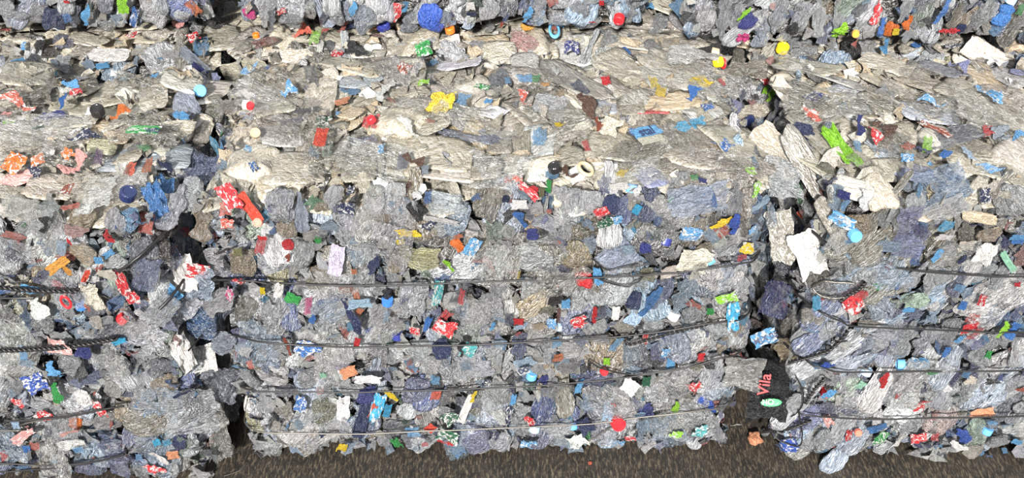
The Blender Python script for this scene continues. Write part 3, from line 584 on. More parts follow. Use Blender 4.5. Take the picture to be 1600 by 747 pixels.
L 1085 408 54 36 -12 cream;L 1052 424 44 18 10 cream;L 1090 425 24 30 80 cream;B 1116 440 66 46 58 blueclear;B 1142 450 70 40 68 clear;L 1160 403 18 11 15 red;L 1168 388 20 14 0 yellow/;L 1182 415 20 15 -25 white;L 1135 466 36 16 18 lime/;L 1110 487 12 9 0 green;L 1145 495 44 18 85 cyan/;B 1035 455 56 26 60 indigoc;B 1068 465 56 26 55 skyc;S 1015 472 56 11 58 denim;B 1080 495 30 34 0 clear;B 1055 540 46 48 0 blueclear;B 1107 530 66 40 60 clear;L 1008 530 22 10 80 red/;B 1135 535 60 20 60 tan;L 1096 557 12 9 0 red;B 1012 430 24 24 0 olivec;B 1186 440 34 16 -75 greenc;B 1180 510 34 26 0 brown;B 1042 385 40 30 80 clear;B 1010 385 20 24 0 indigo;B 1135 385 60 24 25 clear;B 1150 520 30 44 70 clear;B 1020 505 30 34 0 clear;B 1030 550 26 30 0 violet;B 1000 440 20 24 0 clear;L 1040 552 14 20 0 sky/;B 1100 390 30 20 0 tan
B 1215 470 54 46 80 indigoc;L 1270 468 26 15 -70 cyan;B 1265 490 34 26 15 cream;L 1205 510 34 13 75 cyan;B 1235 545 46 36 0 tan;B 1335 472 36 36 0 red/;L 1345 460 22 11 -5 red;B 1320 465 13 11 80 rust;L 1370 447 14 13 0 green;L 1388 416 18 9 60 rust;B 1340 422 54 44 0 clear;B 1376 480 40 44 0 blueclear;B 1300 512 46 36 20 clear;B 1330 535 64 24 55 clear;L 1330 378 26 11 10 sky;F 1388 385 44 26 0 skyc;B 1360 505 34 14 0 cream;B 1270 425 50 40 -50 dustdark;B 1225 430 40 40 0 slate;B 1370 540 56 24 60 clear;B 1270 520 44 30 50 clear;B 1215 540 30 30 0 tan;B 1290 460 44 40 -45 grey;L 1275 400 14 20 60 white;B 1235 510 34 40 60 dustdark;B 1375 420 30 40 60 clear;B 1350 550 50 20 55 blueclear;B 1225 400 40 50 80 slate;B 1320 400 60 30 10 grey;B 1390 510 40 26 60 clear;B 1240 440 22 16 0 black
F 1420 388 48 44 0 violetc;B 1450 395 34 17 75 olive;L 1465 400 28 12 42 sky;L 1540 396 40 26 55 lightgrey;L 1576 410 34 12 -60 mint;L 1510 385 30 16 0 cream;S 1510 403 28 8 5 navy;B 1505 430 66 18 52 slateblue;B 1478 455 66 18 58 skyc;L 1500 450 15 13 50 sky;B 1432 430 56 28 62 clear;B 1455 440 56 22 62 clear;L 1430 470 46 20 12 greenc;L 1436 475 16 8 30 lime;L 1420 485 22 8 8 sky;L 1535 470 18 11 60 red/;B 1550 452 60 26 62 clear;B 1520 470 56 20 60 clear;L 1520 497 22 15 0 red;L 1515 512 34 15 10 red;L 1524 522 30 12 50 red;B 1577 475 70 18 50 denim;B 1592 485 50 16 50 indigoc;L 1505 478 14 10 60 blue;S 1567 517 28 10 62 lime;S 1582 515 28 10 55 blue;L 1480 550 16 16 0 blue;L 1545 555 16 9 60 green;L 1500 530 16 10 60 sky;L 1590 445 10 9 0 red;B 1415 530 60 26 60 clear;B 1445 535 60 24 60 clear;B 1480 525 56 24 60 clear;B 1540 540 60 26 55 clear;B 1590 545 50 22 55 clear;B 1415 430 30 60 0 clear;B 1530 430 60 20 45 clear;B 1560 390 30 40 0 clear;B 1595 400 20 34 0 pink;L 1590 378 20 12 0 blue;B 1480 390 24 30 50 clear;B 1565 430 50 20 50 clear
L 55 600 34 28 10 cobalt/;L 40 567 28 11 -10 skyc;S 85 580 28 14 -55 sky;B 84 583 32 18 -70 black;S 90 616 32 11 -70 green;L 27 630 18 15 0 red/;B 115 600 24 24 0 slate;B 150 592 36 24 0 indigoc;B 178 607 28 22 0 white;L 128 622 34 22 -70 white;L 155 639 24 24 10 red/;B 118 661 20 19 0 orange;S 108 676 28 4 15 pink;L 68 650 26 14 -35 red/;L 75 675 18 13 80 navy;L 35 682 42 15 40 pink/;L 53 698 18 9 -10 coral;L 42 702 13 12 0 blue;L 110 696 46 15 10 white;L 122 703 18 9 10 sky;B 75 702 24 24 0 white;B 167 692 60 36 5 indigoc;F 182 726 46 44 0 slateblue;L 85 722 12 9 0 cyan;B 130 726 24 24 0 violet;L 35 731 28 15 0 denim;L 70 741 20 11 0 sky;B 25 600 24 24 0 clear;L 25 665 14 16 0 skyc;B 20 570 34 26 0 clear;B 180 570 50 34 0 clear;B 110 570 34 26 0 clear;B 60 630 40 20 0 clear;B 100 655 24 30 0 grey;B 170 655 44 26 0 grey;B 12 735 26 24 0 slate;B 105 738 30 20 0 slate;B 15 680 30 30 0 slate;B 150 735 30 24 0 slateblue;L 75 620 20 14 0 white
B 245 580 50 34 55 slate;F 305 640 84 76 0 clear;S 290 610 30 5 15 navy;F 332 598 66 56 -75 slate;B 340 580 28 16 0 navy;F 340 685 66 32 -60 grey;L 350 730 22 12 70 indigo;L 260 692 18 11 25 cyan;L 245 692 12 11 0 cyan;L 375 614 28 17 35 sky/;C 364 650 26 18 15 tan;L 384 660 34 22 -75 pink/;L 241 735 20 14 15 red/;L 217 715 14 11 0 sky;S 250 716 36 7 -35 white;F 288 700 46 28 80 greenc;B 230 660 70 44 0 dust;B 225 697 60 20 5 dust;L 391 570 10 11 0 coral;B 230 625 60 40 10 clear;B 280 690 24 30 0 navy;B 220 735 30 30 0 clear;B 265 725 34 34 0 clear;B 385 620 24 50 80 clear;B 390 690 24 34 0 clear;B 260 600 40 24 20 tan;B 215 600 30 34 0 clear;B 390 590 24 30 0 clear;L 270 712 20 10 0 peach
B 425 582 54 34 0 white;L 545 582 26 14 15 peach;L 505 588 12 12 0 mint;L 575 594 44 14 -5 white;B 445 610 40 24 10 slate;L 501 612 12 13 0 red;L 470 632 22 26 -8 blue/;B 512 642 46 48 0 olive;B 445 640 28 24 0 cream;L 537 637 32 22 80 white;L 526 627 28 11 15 white;B 572 617 28 34 0 indigo;L 566 657 62 22 75 navy;L 590 637 44 22 75 cyan/;L 583 642 22 10 70 coral;B 470 676 30 24 0 slate;L 515 682 28 13 10 white;L 505 680 16 12 -30 navy;L 535 700 15 9 60 yellow;L 545 713 26 14 20 sky;L 513 721 14 13 0 blue;L 580 721 14 15 0 red;L 593 718 12 14 0 black;B 420 722 38 26 -15 skyc;B 460 712 38 34 10 clear;B 572 700 48 34 0 clear;L 430 670 24 14 75 cream;B 490 702 30 26 0 clear;B 415 625 26 40 0 clear;B 550 610 40 24 0 clear;B 425 700 34 34 0 clear;B 440 690 20 30 80 dust;B 520 710 30 26 0 clear;B 485 590 40 26 0 clear;B 550 675 30 24 0 grey;B 530 570 30 20 0 lilac;B 600 690 20 20 0 clear;B 475 615 30 24 0 grey
B 650 612 56 44 80 slateblue;S 612 618 26 6 -25 yellow;L 605 642 34 12 80 cyan;L 681 618 26 16 80 coral;L 680 595 16 14 0 sky;B 700 622 56 22 65 grey;L 706 655 34 22 30 dgreen/;L 700 682 40 20 -10 dgreen/;S 700 692 34 6 -10 red;L 672 670 16 13 -30 tomato;L 645 676 24 12 10 sky;L 619 692 22 13 -60 green;L 692 705 13 12 0 orange;L 700 713 16 11 0 blue;S 739 620 20 7 80 yellow;B 742 640 28 26 0 olivec;L 760 600 16 12 0 navy/;L 793 652 30 12 80 navy/;B 745 688 42 36 20 violet;L 768 705 24 15 80 coral;L 756 706 22 12 75 dgreen;B 620 670 40 26 0 slate;L 640 567 10 10 0 rust;L 728 640 40 12 58 white;L 783 652 26 18 -50 white;L 664 695 11 10 0 red;B 620 600 24 34 0 white;B 670 575 30 40 80 white;B 700 575 26 40 80 slate;B 750 575 44 30 0 clear;B 780 610 36 40 0 clear;B 660 690 44 30 0 clear;B 640 710 44 24 10 clear;B 610 715 26 24 0 white;B 720 705 34 30 0 skyc;B 780 690 34 34 0 clear;L 635 707 14 10 0 navy;B 700 645 30 24 40 clear;B 775 665 20 20 0 white
L 820 567 32 17 22 skyc;L 818 580 19 11 18 white;B 828 598 24 17 75 dgreen;B 847 632 62 34 80 cobaltc;B 850 594 14 16 0 indigo;B 876 610 40 34 -30 grey;L 905 605 24 11 75 sky;B 936 600 48 28 20 indigoc;C 944 581 12 11 0 red;L 948 565 11 10 0 lime;L 985 605 24 26 30 white;S 831 664 30 9 -65 red/;L 829 693 30 28 0 sky/;L 843 705 28 10 62 blue;B 887 700 34 22 62 indigoc;L 905 692 34 26 -60 white;L 915 667 26 22 20 navy;L 917 681 12 11 0 green;L 921 710 22 16 0 red/;L 940 696 28 22 20 red/;C 966 662 20 22 0 red;L 968 692 18 16 0 sky/;L 958 633 11 12 0 tomato;B 968 605 36 20 80 clear;L 802 625 16 10 80 sky;L 871 562 18 7 10 orange;B 930 625 46 30 0 skyc;B 876 668 46 38 20 clear;L 876 628 16 10 75 navy;L 985 685 20 12 20 red/;L 862 705 17 11 15 sky;B 990 632 34 24 10 indigoc;B 900 640 20 40 80 clear;B 815 640 30 40 0 clear;B 810 690 24 40 0 slate;B 890 570 40 24 0 grey;B 985 705 34 30 0 clear;B 870 690 34 30 0 clear;L 950 640 20 30 0 skyc;B 990 575 30 24 0 skyc
L 1048 570 16 17 0 sky;L 1010 597 14 13 0 dgreen;L 1087 605 26 17 30 red/;B 1105 632 34 16 -45 cobalt;S 1055 640 24 9 80 lime;L 1057 680 22 13 -10 lime/;L 1095 675 26 20 0 teal/;B 1030 610 46 46 0 clear;B 1082 692 56 44 0 blueclear;B 1015 692 40 44 0 clear;B 1042 684 34 22 80 denim;L 1095 562 12 8 0 red;B 1085 650 56 50 -60 clear;F 1117 668 80 18 -58 clear;B 1075 580 56 40 60 clear;B 1115 580 50 30 60 clear;B 1010 640 24 34 0 indigo;B 1030 655 30 30 0 white;B 1050 615 20 30 60 white;L 1090 573 24 12 20 olive;B 1060 705 30 20 0 clear;B 1005 665 20 24 0 skyc
L 1292 572 24 14 50 cobalt;B 1305 590 50 18 55 clear;L 1295 617 22 14 60 sky;L 1310 625 18 9 80 white;L 1345 602 16 11 40 mint;S 1380 595 24 8 68 red;L 1371 652 20 15 75 white;L 1372 670 34 12 22 denim;B 1228 690 26 22 20 cobalt/;C 1341 676 9 9 0 coral;L 1326 680 16 10 60 red/;L 1376 686 26 13 55 green/;B 1262 650 46 44 40 violetc;B 1256 692 30 28 0 clear;B 1290 690 44 28 50 clear;B 1320 660 56 26 40 clear;B 1340 615 60 26 55 slateblue;B 1370 620 60 22 62 clear;B 1265 590 60 24 60 clear;B 1330 585 56 24 55 clear;B 1245 620 40 24 50 clear;B 1360 690 44 24 10 clear;B 1320 695 30 18 0 blueclear;B 1295 640 26 22 0 slateblue;B 1390 650 50 26 50 clear;B 1395 590 50 22 60 grey;L 1295 658 14 20 -60 pink/;B 1395 610 60 22 50 clear
L 1455 583 22 13 42 green;L 1445 606 18 10 65 navy;S 1440 632 46 12 80 red/;L 1436 685 28 16 10 red/;L 1461 683 12 11 0 red;B 1505 680 26 20 -60 cobalt;S 1500 697 26 12 -40 white;S 1404 690 26 6 65 white;L 1535 645 42 17 10 peach;L 1551 662 18 10 10 sky;L 1565 590 12 8 60 cobalt;L 1590 691 20 8 -20 sky;L 1510 585 12 10 60 sky;L 1403 620 10 9 0 red;S 1595 608 16 9 30 rust;B 1420 600 50 26 75 clear;B 1480 610 56 30 50 clear;B 1515 605 60 26 55 clear;B 1550 600 60 28 55 clear;B 1470 650 50 36 60 pinkc;B 1420 660 44 36 0 clear;B 1500 640 50 20 65 dust;B 1525 675 44 30 60 greenc;B 1565 640 66 26 55 slate;B 1590 650 60 30 60 clear;B 1590 600 40 26 40 clear;B 1480 700 34 18 0 clear;B 1560 690 34 18 0 clear;B 1430 570 40 20 0 sky/;B 1520 570 40 20 40 clear;B 1450 700 30 20 0 clear;L 1475 605 26 14 -40 white;L 1518 595 24 14 0 cream"""
LETTERED = {'L 1010 205', 'L 1018 217', 'L 224 202', 'L 818 580', 'L 1270 352', 'L 501 214'}
def place_note(line):
    k, x, y, wd, ht, ang, cn = line.split()
    x, y, wd, ht, ang = map(float, (x, y, wd, ht, ang))
    if abs(ang) >= 40 and ht > wd: wd, ht = ht, wd     # the angle is that of the long axis
    hit = cast(x, y)
    if hit is None: return
    p, i, t = hit
    b = B[i]
    n = normal(b, p)
    A = math.radians(ang)
    px = t * 1.0 / FPX                                # metres for one pixel at this distance
    def axis(dx, dy, ln):
        q = cast_plane(x + dx * ln / 2, y + dy * ln / 2, p, n)
        if q is None: q = p + np.array([dx, 0, -dy]) * ln / 2 * px
        d = q - p
        L = np.linalg.norm(d)
        return d / L, min(2 * L, (1.2 if k in 'BF' else 1.9) * ln * px)
    u, su = axis(math.cos(A), -math.sin(A), wd)
    v, sv = axis(math.sin(A), math.cos(A), ht)
    pr = cn.endswith('/'); cn = cn.rstrip('/')
    top = n[2] > .75
    tilt = R.normal(size=3) * (.10 if k in 'P' else .20)
    n2 = n + tilt
    if k == 'P' and top:
        vv = np.cross(n, u); n2 = n2 + vv * (.10 if vv[1] > 0 else -.10)
    if abs(n[0]) > .7:                                # wedged in a gap: hangs out towards the open front
        n2 = n * .45 + np.array([0, -.75, .45]) + tilt
        p = p + np.array([0, -.75, .45]) * .035; n = n2 / np.linalg.norm(n2)
        u, su = np.array([math.cos(A), 0, math.sin(A)]), wd * px; v, sv = np.array([-math.sin(A), 0, math.cos(A)]), ht * px
    off = 0
    if k == 'B':
        t_ = 'bottle' if max(su, sv) / min(su, sv) > 1.55 else 'wad'
        if sv > su: u, su, sv = v, sv, su
        su *= 1.12; sv *= 1.12; sn = min(sv, su) * (.8 if top else 1.0); off = rnd.uniform(-.016, .004)
        if t_ == 'bottle': sn = sv * 1.0
        if rnd.random() < .5 and t_ == 'bottle': u = -u
        mk = 'print' if pr else 'clear'
        if top and cn in ('dust', 'tan', 'cream', 'dustdark'): mk = 'dusty'
        if cn in ('red', 'orange', 'tomato', 'yellow', 'green', 'magenta', 'black', 'blue', 'navy', 'indigo', 'cobalt', 'peach', 'amber'): mk = 'print' if pr else 'solid'
        if mk in ('solid', 'print'): off = .006
    elif k == 'P':
        t_ = 'plate'; mk = 'dusty'; su *= 1.05; sv *= 1.05; sn = min(su, sv) * 1.0; off = .0
    elif k == 'F':
        t_ = 'film'; mk = 'film'; sn = min(su, sv) * .8; off = .016
    elif k == 'L':
        t_ = 'label'; mk = 'print' if pr else ('tint' if rnd.random() < .5 and max(wd, ht) < 34 else 'solid'); su *= .98; sv *= .98; sn = min(su, sv) * 1.2; off = rnd.uniform(.014, .032)
    elif k == 'S':
        t_ = 'strip'; mk = 'print' if pr else 'solid'; sv *= 1.5; sn = sv; off = rnd.uniform(.018, .032)
    elif k == 'C':
        t_ = 'cap'; mk = 'cap'; d = math.sqrt(su * sv); su = sv = sn = max(.018, min(.05, (wd + ht) * .5 * px * 1.05)); off = .028
        n2 = n + tilt * 1.5 + (CAMP - p) / t * .5
    else:
        t_ = 'ring'; mk = 'cap'; sn = min(su, sv) * .9; off = .026
    if ' '.join(line.split()[:3]) in LETTERED: t_, off, sn, n2, mk = 'flat', .042, min(su, sv), n, ('print' if pr else 'solid')
    i2 = rnd.randrange(len(GEO[t_]))
    off += rnd.uniform(-.004, .004)
    dd = (p - CAMP) / np.linalg.norm(p - CAMP)
    pos = p + dd * (off / min(-.35, dd @ n))
    pos[2] = max(pos[2], .012 if k != 'B' else .03)
    o = put(KIND[t_], mesh_for(t_, i2, mk), jit(cn, .34 if k in 'BF' else .15), u, n2, su, sv, sn, pos, b)
    if t_ == 'bottle' and rnd.random() < .22:         # some bottles still have their cap
        Vg = GEO['bottle'][i2][0]; e = Vg[-20:].mean(0)
        om = b['mw'] @ o.matrix_basis
        cp = np.array(om @ Vector(e)); ax = np.array((om @ Vector(e)) - (om @ Vector(e - np.array([.25, 0, 0])))); ax /= np.linalg.norm(ax)
        cc = put('bottle_cap', mesh_for('cap', 0, 'cap'), jit(rnd.choice(['blue', 'white', 'sky', 'white', 'indigo', 'red', 'skyc'])), np.array([.3, .5, .8]), ax, .026, .026, .028, cp, b)
        wm = b['mw'] @ cc.matrix_basis; cc.parent = o; cc.matrix_basis = om.inverted() @ wm
    b['cnt'][KIND[t_]] = b['cnt'].get(KIND[t_], 0) + 1
    return o, b, p, n, u, px
# film and bottles bridging the gaps between the front bales: they hang from the bale they were pulled from
def gap_piece(bi, k, x, y, wd, ht, ang, cn, mk):
    d = ray(x, y)
    if y < 340: p = CAMP + d * ((.79 - CAMP[2]) / d[2]); n = np.array([0, -.45, .9])
    else: p = CAMP + d * ((1.84 if bi == 0 else 1.87) / d[1]); n = np.array([0, -.86, .5])
    px = np.linalg.norm(p - CAMP) / FPX
    A = math.radians(ang)
    fs = 1.35 if y < 340 else 1.0
    u = np.array([math.cos(A), math.sin(A) * n[2], math.sin(A) * -n[1]])
    su, sv = wd * px * (1 + (fs - 1) * abs(math.sin(A))), ht * px * (1 + (fs - 1) * abs(math.cos(A)))
    put(KIND[k], mesh_for(k, rnd.randrange(len(GEO[k])), mk), jit(cn, .15), u, n + R.normal(size=3) * .15, su, sv, min(su, sv) * .9, p, B[bi])
for g_ in [
 (0, 'plate', 268, 170, 60, 40, 10, 'dust', 'dusty'), (0, 'wad', 330, 175, 50, 40, 0, 'dust', 'clear'), (0, 'film', 285, 215, 70, 44, 0, 'dustgrey', 'film'), (0, 'plate', 300, 195, 60, 36, -15, 'dust', 'dusty'),
 (0, 'wad', 262, 262, 44, 50, 0, 'clear', 'clear'), (0, 'film', 310, 262, 50, 60, 70, 'slateblue', 'film'), (0, 'wad', 300, 305, 40, 46, 0, 'clear', 'clear'), (0, 'bottle', 270, 325, 60, 34, 70, 'clear', 'clear'),
 (0, 'film', 245, 300, 60, 60, 0, 'clear', 'film'), (0, 'bottle', 318, 345, 66, 36, 75, 'tan', 'clear'), (0, 'film', 235, 400, 70, 90, 60, 'slateblue', 'film'), (0, 'film', 255, 470, 80, 100, 50, 'clear', 'film'),
 (0, 'film', 292, 440, 60, 90, 80, 'blueclear', 'film'), (0, 'wad', 315, 505, 50, 60, 0, 'denim', 'clear'), (0, 'film', 265, 555, 90, 80, 20, 'clear', 'film'), (0, 'film', 330, 600, 60, 90, 80, 'slate', 'film'),
 (0, 'film', 305, 642, 86, 80, 10, 'lightgrey', 'film'), (0, 'film', 340, 680, 34, 80, 12, 'grey', 'film'), (0, 'film', 292, 700, 44, 60, 80, 'greenc', 'film'), (0, 'wad', 350, 535, 40, 40, 0, 'blueclear', 'clear'),
 (0, 'wad', 250, 350, 40, 50, 0, 'brown', 'clear'), (0, 'bottle', 345, 470, 60, 36, 30, 'clear', 'clear'), (0, 'label', 292, 545, 74, 34, -82, 'lightgrey', 'solid'), (0, 'label', 318, 560, 44, 44, 10, 'lightgrey', 'solid'),
 (0, 'label', 285, 428, 60, 44, -80, 'lightgrey', 'solid'), (0, 'label', 308, 424, 40, 24, -10, 'red', 'print'), (0, 'label', 252, 314, 66, 32, 86, 'denim', 'solid'),
  (2, 'film', 1290, 430, 70, 80, -45, 'grey', 'film'), (2, 'bottle', 1265, 520, 66, 34, 55, 'clear', 'clear'),
 (2, 'plate', 1262, 260, 110, 36, -58, 'dustdark', 'dusty'), (2, 'plate', 1215, 235, 80, 44, -50, 'dust', 'dusty'), (2, 'film', 1225, 275, 60, 60, 0, 'clear', 'film')]:
    gap_piece(*g_)
PIECES = {}
for ln in NOTES.replace('\n', ';').split(';'):
    if ln.strip():
        r = place_note(ln)
        if r: PIECES[' '.join(ln.split()[:3])] = r

# clear film lying over the rest of each bale
for bi in range(3):
    b = B[bi]
    for fn, c0, ux, uy, nn, ha, hb in faces_of(b):
        for _ in range({'front': 30, 'top': 32, 'left': 24, 'right': 24}[fn]):
            a, c = rnd.uniform(-1, 1) * (ha - .02), rnd.uniform(-1, 1) * (hb - .04)
            q = c0 + ux * a + uy * c + nn * rnd.uniform(.004, .020)
            q[2] = max(q[2], .04)
            q = np.array(b['mw'] @ Vector(q))
            ang = math.radians((b['st'] if fn == 'top' else b['sf']) + rnd.gauss(0, 25))
            u = b['Rm'] @ (ux * math.cos(ang) + uy * math.sin(ang)); nrm = b['Rm'] @ nn + R.normal(size=3) * .2
            sz = rnd.uniform(.06, .13)
            put('film_scrap', mesh_for('film', rnd.randrange(22), 'veil'), jit(rnd.choice(['dust', 'dust', 'lightgrey', 'cream']) if fn == 'top' else rnd.choice(['white', 'lightgrey', 'clear', 'skyc'])), u, nrm, sz * rnd.uniform(1, 1.7), sz, sz * .8, q, b)

# lettering printed on a few labels
def lettering(key, text, size_px, ang, mk='ink', dx=0, dy=0):
    if key not in PIECES: return
    o, b, p, n, u, px = PIECES[key]
    cu = bpy.data.curves.new('lettering', 'FONT'); cu.body = text; cu.align_x = 'CENTER'; cu.align_y = 'CENTER'; cu.extrude = .012; cu.offset = .02
    to = bpy.data.objects.new('lettering', cu)
    C.objects.link(to)
    dg = bpy.context.evaluated_depsgraph_get()
    me = bpy.data.meshes.new_from_object(to.evaluated_get(dg))
    bpy.data.objects.remove(to)
    me.name = 'lettering'; me.materials.clear(); me.materials.append(M[mk])
    k, x, y = key.split(); x, y = float(x) + dx, float(y) + dy
    A = math.radians(ang)
    p0 = p + n * .049
    c = cast_plane(x, y, p0, n)
    q = cast_plane(x + 10 * math.cos(A), y - 10 * math.sin(A), p0, n)
    r = cast_plane(x - 10 * math.sin(A), y - 10 * math.cos(A), p0, n)
    s1 = np.linalg.norm(q - c) / 10 * size_px; s2 = np.linalg.norm(r - c) / 10 * size_px
    t = put('lettering', me, (0, 0, 0), q - c, n, s1, s2, s1, c, b)
    wm = b['mw'] @ t.matrix_basis; om = b['mw'] @ o.matrix_basis
    t.parent = o; t.matrix_basis = om.inverted() @ wm
lettering('L 1010 205', 'stal', 17, 13)
lettering('L 224 202', 'VHO', 10, 2, dx=14, dy=2)
lettering('L 818 580', 'DO', 10, 20)
lettering('L 1270 352', 'food', 9, -80)

# ------------------------------------------------------------------ baling wires
def tube(pts, r, k=6):
    pts = np.array(pts); n = len(pts)
    T = np.gradient(pts, axis=0); T /= np.linalg.norm(T, axis=1)[:, None] + 1e-9
    up = np.array([.13, .21, .97]); V = []
    for i in range(n):
        a = np.cross(T[i], up)
        if np.linalg.norm(a) < .05: a = np.cross(T[i], [1, 0, 0])
        a /= np.linalg.norm(a); c = np.cross(T[i], a)
        for j in range(k):
            t = 2 * math.pi * j / k
            V.append(pts[i] + r * (a * math.cos(t) + c * math.sin(t)))
    return np.array(V), grid_faces(k, n, True)
def smooth_path(P, m):
    P = np.array(P, float)
    d = np.r_[0, np.cumsum(np.linalg.norm(np.diff(P, axis=0), axis=1))]
    t = np.linspace(0, d[-1], m)
    # Catmull-Rom through the points
    out = []
    for x in t:
        i = min(max(np.searchsorted(d, x) - 1, 0), len(P) - 2)
        s = (x - d[i]) / max(1e-9, d[i + 1] - d[i])
        p0, p1, p2, p3 = P[max(i - 1, 0)], P[i], P[i + 1], P[min(i + 2, len(P) - 1)]
        out.append(.5 * (2 * p1 + (p2 - p0) * s + (2 * p0 - 5 * p1 + 4 * p2 - p3) * s * s + (3 * p1 - p0 - 3 * p2 + p3) * s ** 3))
    return np.array(out)
def wire(bi, px, r=.0021, off=.032, twist=0, pale=False, wrap='', name='baling_wire'):
    pts = []
    b = B[bi]
    for x, y in px:
        h = cast(x, y, (bi,))
        if h is None: continue
        pts.append(h[0] + normal(b, h[0]) * off)
    if len(pts) < 2: return
    loc = [np.array(b['inv'] @ Vector(p)) for p in pts]
    hx, hy, hz = b['half']
    if 'l' in wrap: loc = [np.array([-hx - .012, hy, loc[0][2]]), np.array([-hx - .012, -hy + .1, loc[0][2]]), np.array([-hx + .01, -hy - .01, loc[0][2]])] + loc
    if 'r' in wrap: loc = loc + [np.array([hx - .01, -hy - .01, loc[-1][2]]), np.array([hx + .012, -hy + .1, loc[-1][2]]), np.array([hx + .012, hy, loc[-1][2]])]
    P = smooth_path(loc, 14 * len(loc))
    P += np.stack([np.convolve(R.normal(size=len(P) + 8), np.ones(9) / 9, 'valid') for _ in range(3)], 1) * .0022
    V, F = tube(P, r)
    if twist:
        V, F, ln = [], [], 0
        L = np.linalg.norm(np.diff(P, axis=0), axis=1).sum()
        Q = smooth_path(P, max(30, int(L / .0035)))
        T = np.gradient(Q, axis=0); T /= np.linalg.norm(T, axis=1)[:, None]
        for ph in (0, math.pi):
            W = []
            for i in range(len(Q)):
                a = np.cross(T[i], [.1, .9, .3]); a /= np.linalg.norm(a); c = np.cross(T[i], a)
                an = ph + i * .0035 / .022 * 2 * math.pi
                W.append(Q[i] + r * 1.15 * (a * math.cos(an) + c * math.sin(an)))
            v, f = tube(W, r)
            V.append(v); F += [tuple(i + ln for i in q) for q in f]; ln += len(v)
        V = np.concatenate(V)
    o = bpy.data.objects.new(name, to_mesh(name, V, F, M['wire_pale' if pale else 'wire'], True))
    C.objects.link(o); o.parent = b['e']
    return o
wire(1, [(345, 427), (500, 430), (660, 429), (850, 422), (960, 418), (1060, 410), (1150, 397)], wrap='lr')
wire(1, [(362, 512), (420, 520), (550, 526), (700, 525), (870, 517), (1000, 507), (1110, 490)], .0023, wrap='lr')
wire(1, [(378, 588), (480, 598), (620, 596), (800, 590), (950, 578), (1060, 562), (1120, 545)], wrap='lr')
wire(1, [(390, 664), (470, 662), (600, 661), (800, 653), (900, 648), (1000, 637), (1080, 628)], .0018, pale=True, wrap='lr')
wire(1, [(922, 390), (945, 406), (970, 403), (1010, 398)], .0019)
wire(1, [(930, 420), (970, 432), (990, 428), (1005, 415)], .0019)
wire(1, [(975, 512), (977, 522), (995, 520), (1060, 502), (1110, 490)], .002, twist=1)
wire(1, [(919, 566), (918, 550), (940, 560), (985, 570), (1060, 560)], .002)
wire(1, [(896, 662), (905, 673), (920, 672), (955, 652), (975, 640)], .0018, pale=True)
wire(1, [(313, 360), (318, 376), (332, 385), (350, 383), (362, 374)], .0024)
wire(1, [(330, 445), (350, 425), (390, 424), (420, 428)], .0022)
wire(0, [(0, 430), (60, 436), (130, 437)], .0028, .036, twist=1)
wire(0, [(0, 450), (60, 445), (132, 436)], .0024, wrap='l')
wire(0, [(0, 530), (60, 527), (120, 523), (190, 511)], .0030, .036, twist=1)
wire(0, [(20, 642), (60, 640), (115, 634), (200, 618)], .0026)
wire(0, [(0, 657), (40, 648), (80, 638)], .0022, pale=True, wrap='l')
wire(0, [(0, 708), (80, 712), (150, 706), (200, 693)], .0025, wrap='l')
wire(0, [(0, 721), (60, 718), (150, 708)], .002)
wire(0, [(50, 727), (68, 731), (95, 729), (115, 722)], .002)
wire(0, [(190, 408), (215, 385), (245, 352)], .0034)
wire(0, [(242, 470), (255, 450), (272, 425)], .0034)
wire(0, [(277, 405), (281, 440), (278, 455), (288, 468), (302, 465), (302, 490), (290, 510), (272, 532)], .0022, .05)
wire(2, [(1392, 405), (1440, 411), (1520, 415), (1600, 417)], wrap='r')
wire(2, [(1262, 457), (1290, 475), (1310, 487), (1340, 496), (1500, 502), (1600, 503)], wrap='r')
wire(2, [(1285, 559), (1320, 566), (1480, 565), (1600, 563)], wrap='lr')
wire(2, [(1262, 634), (1300, 637), (1380, 639), (1600, 634)], wrap='lr')
wire(2, [(1345, 422), (1330, 436), (1310, 452)], .0026, .04, twist=1)
wire(2, [(1318, 497), (1290, 530), (1255, 553), (1235, 575)], .0026, .04, twist=1)
wire(2, [(1284, 572), (1272, 592), (1263, 612)], .0026, .04, twist=1)
wire(2, [(1266, 637), (1245, 652), (1215, 672)], .0026, .04, twist=1)
wire(2, [(1228, 520), (1245, 535), (1262, 548)], .0026)
wire(2, [(1328, 425), (1300, 424), (1287, 435), (1295, 447), (1316, 447)], .0024, .04, pale=True)
wire(2, [(1258, 575), (1262, 600), (1255, 625), (1230, 658), (1233, 675), (1253, 675), (1255, 622)], .0018, .04)
wire(2, [(1258, 325), (1280, 350), (1310, 378)], .0036)
wire(8, [(1000, 60), (1015, 33), (1035, 17), (1060, 5)], .002)

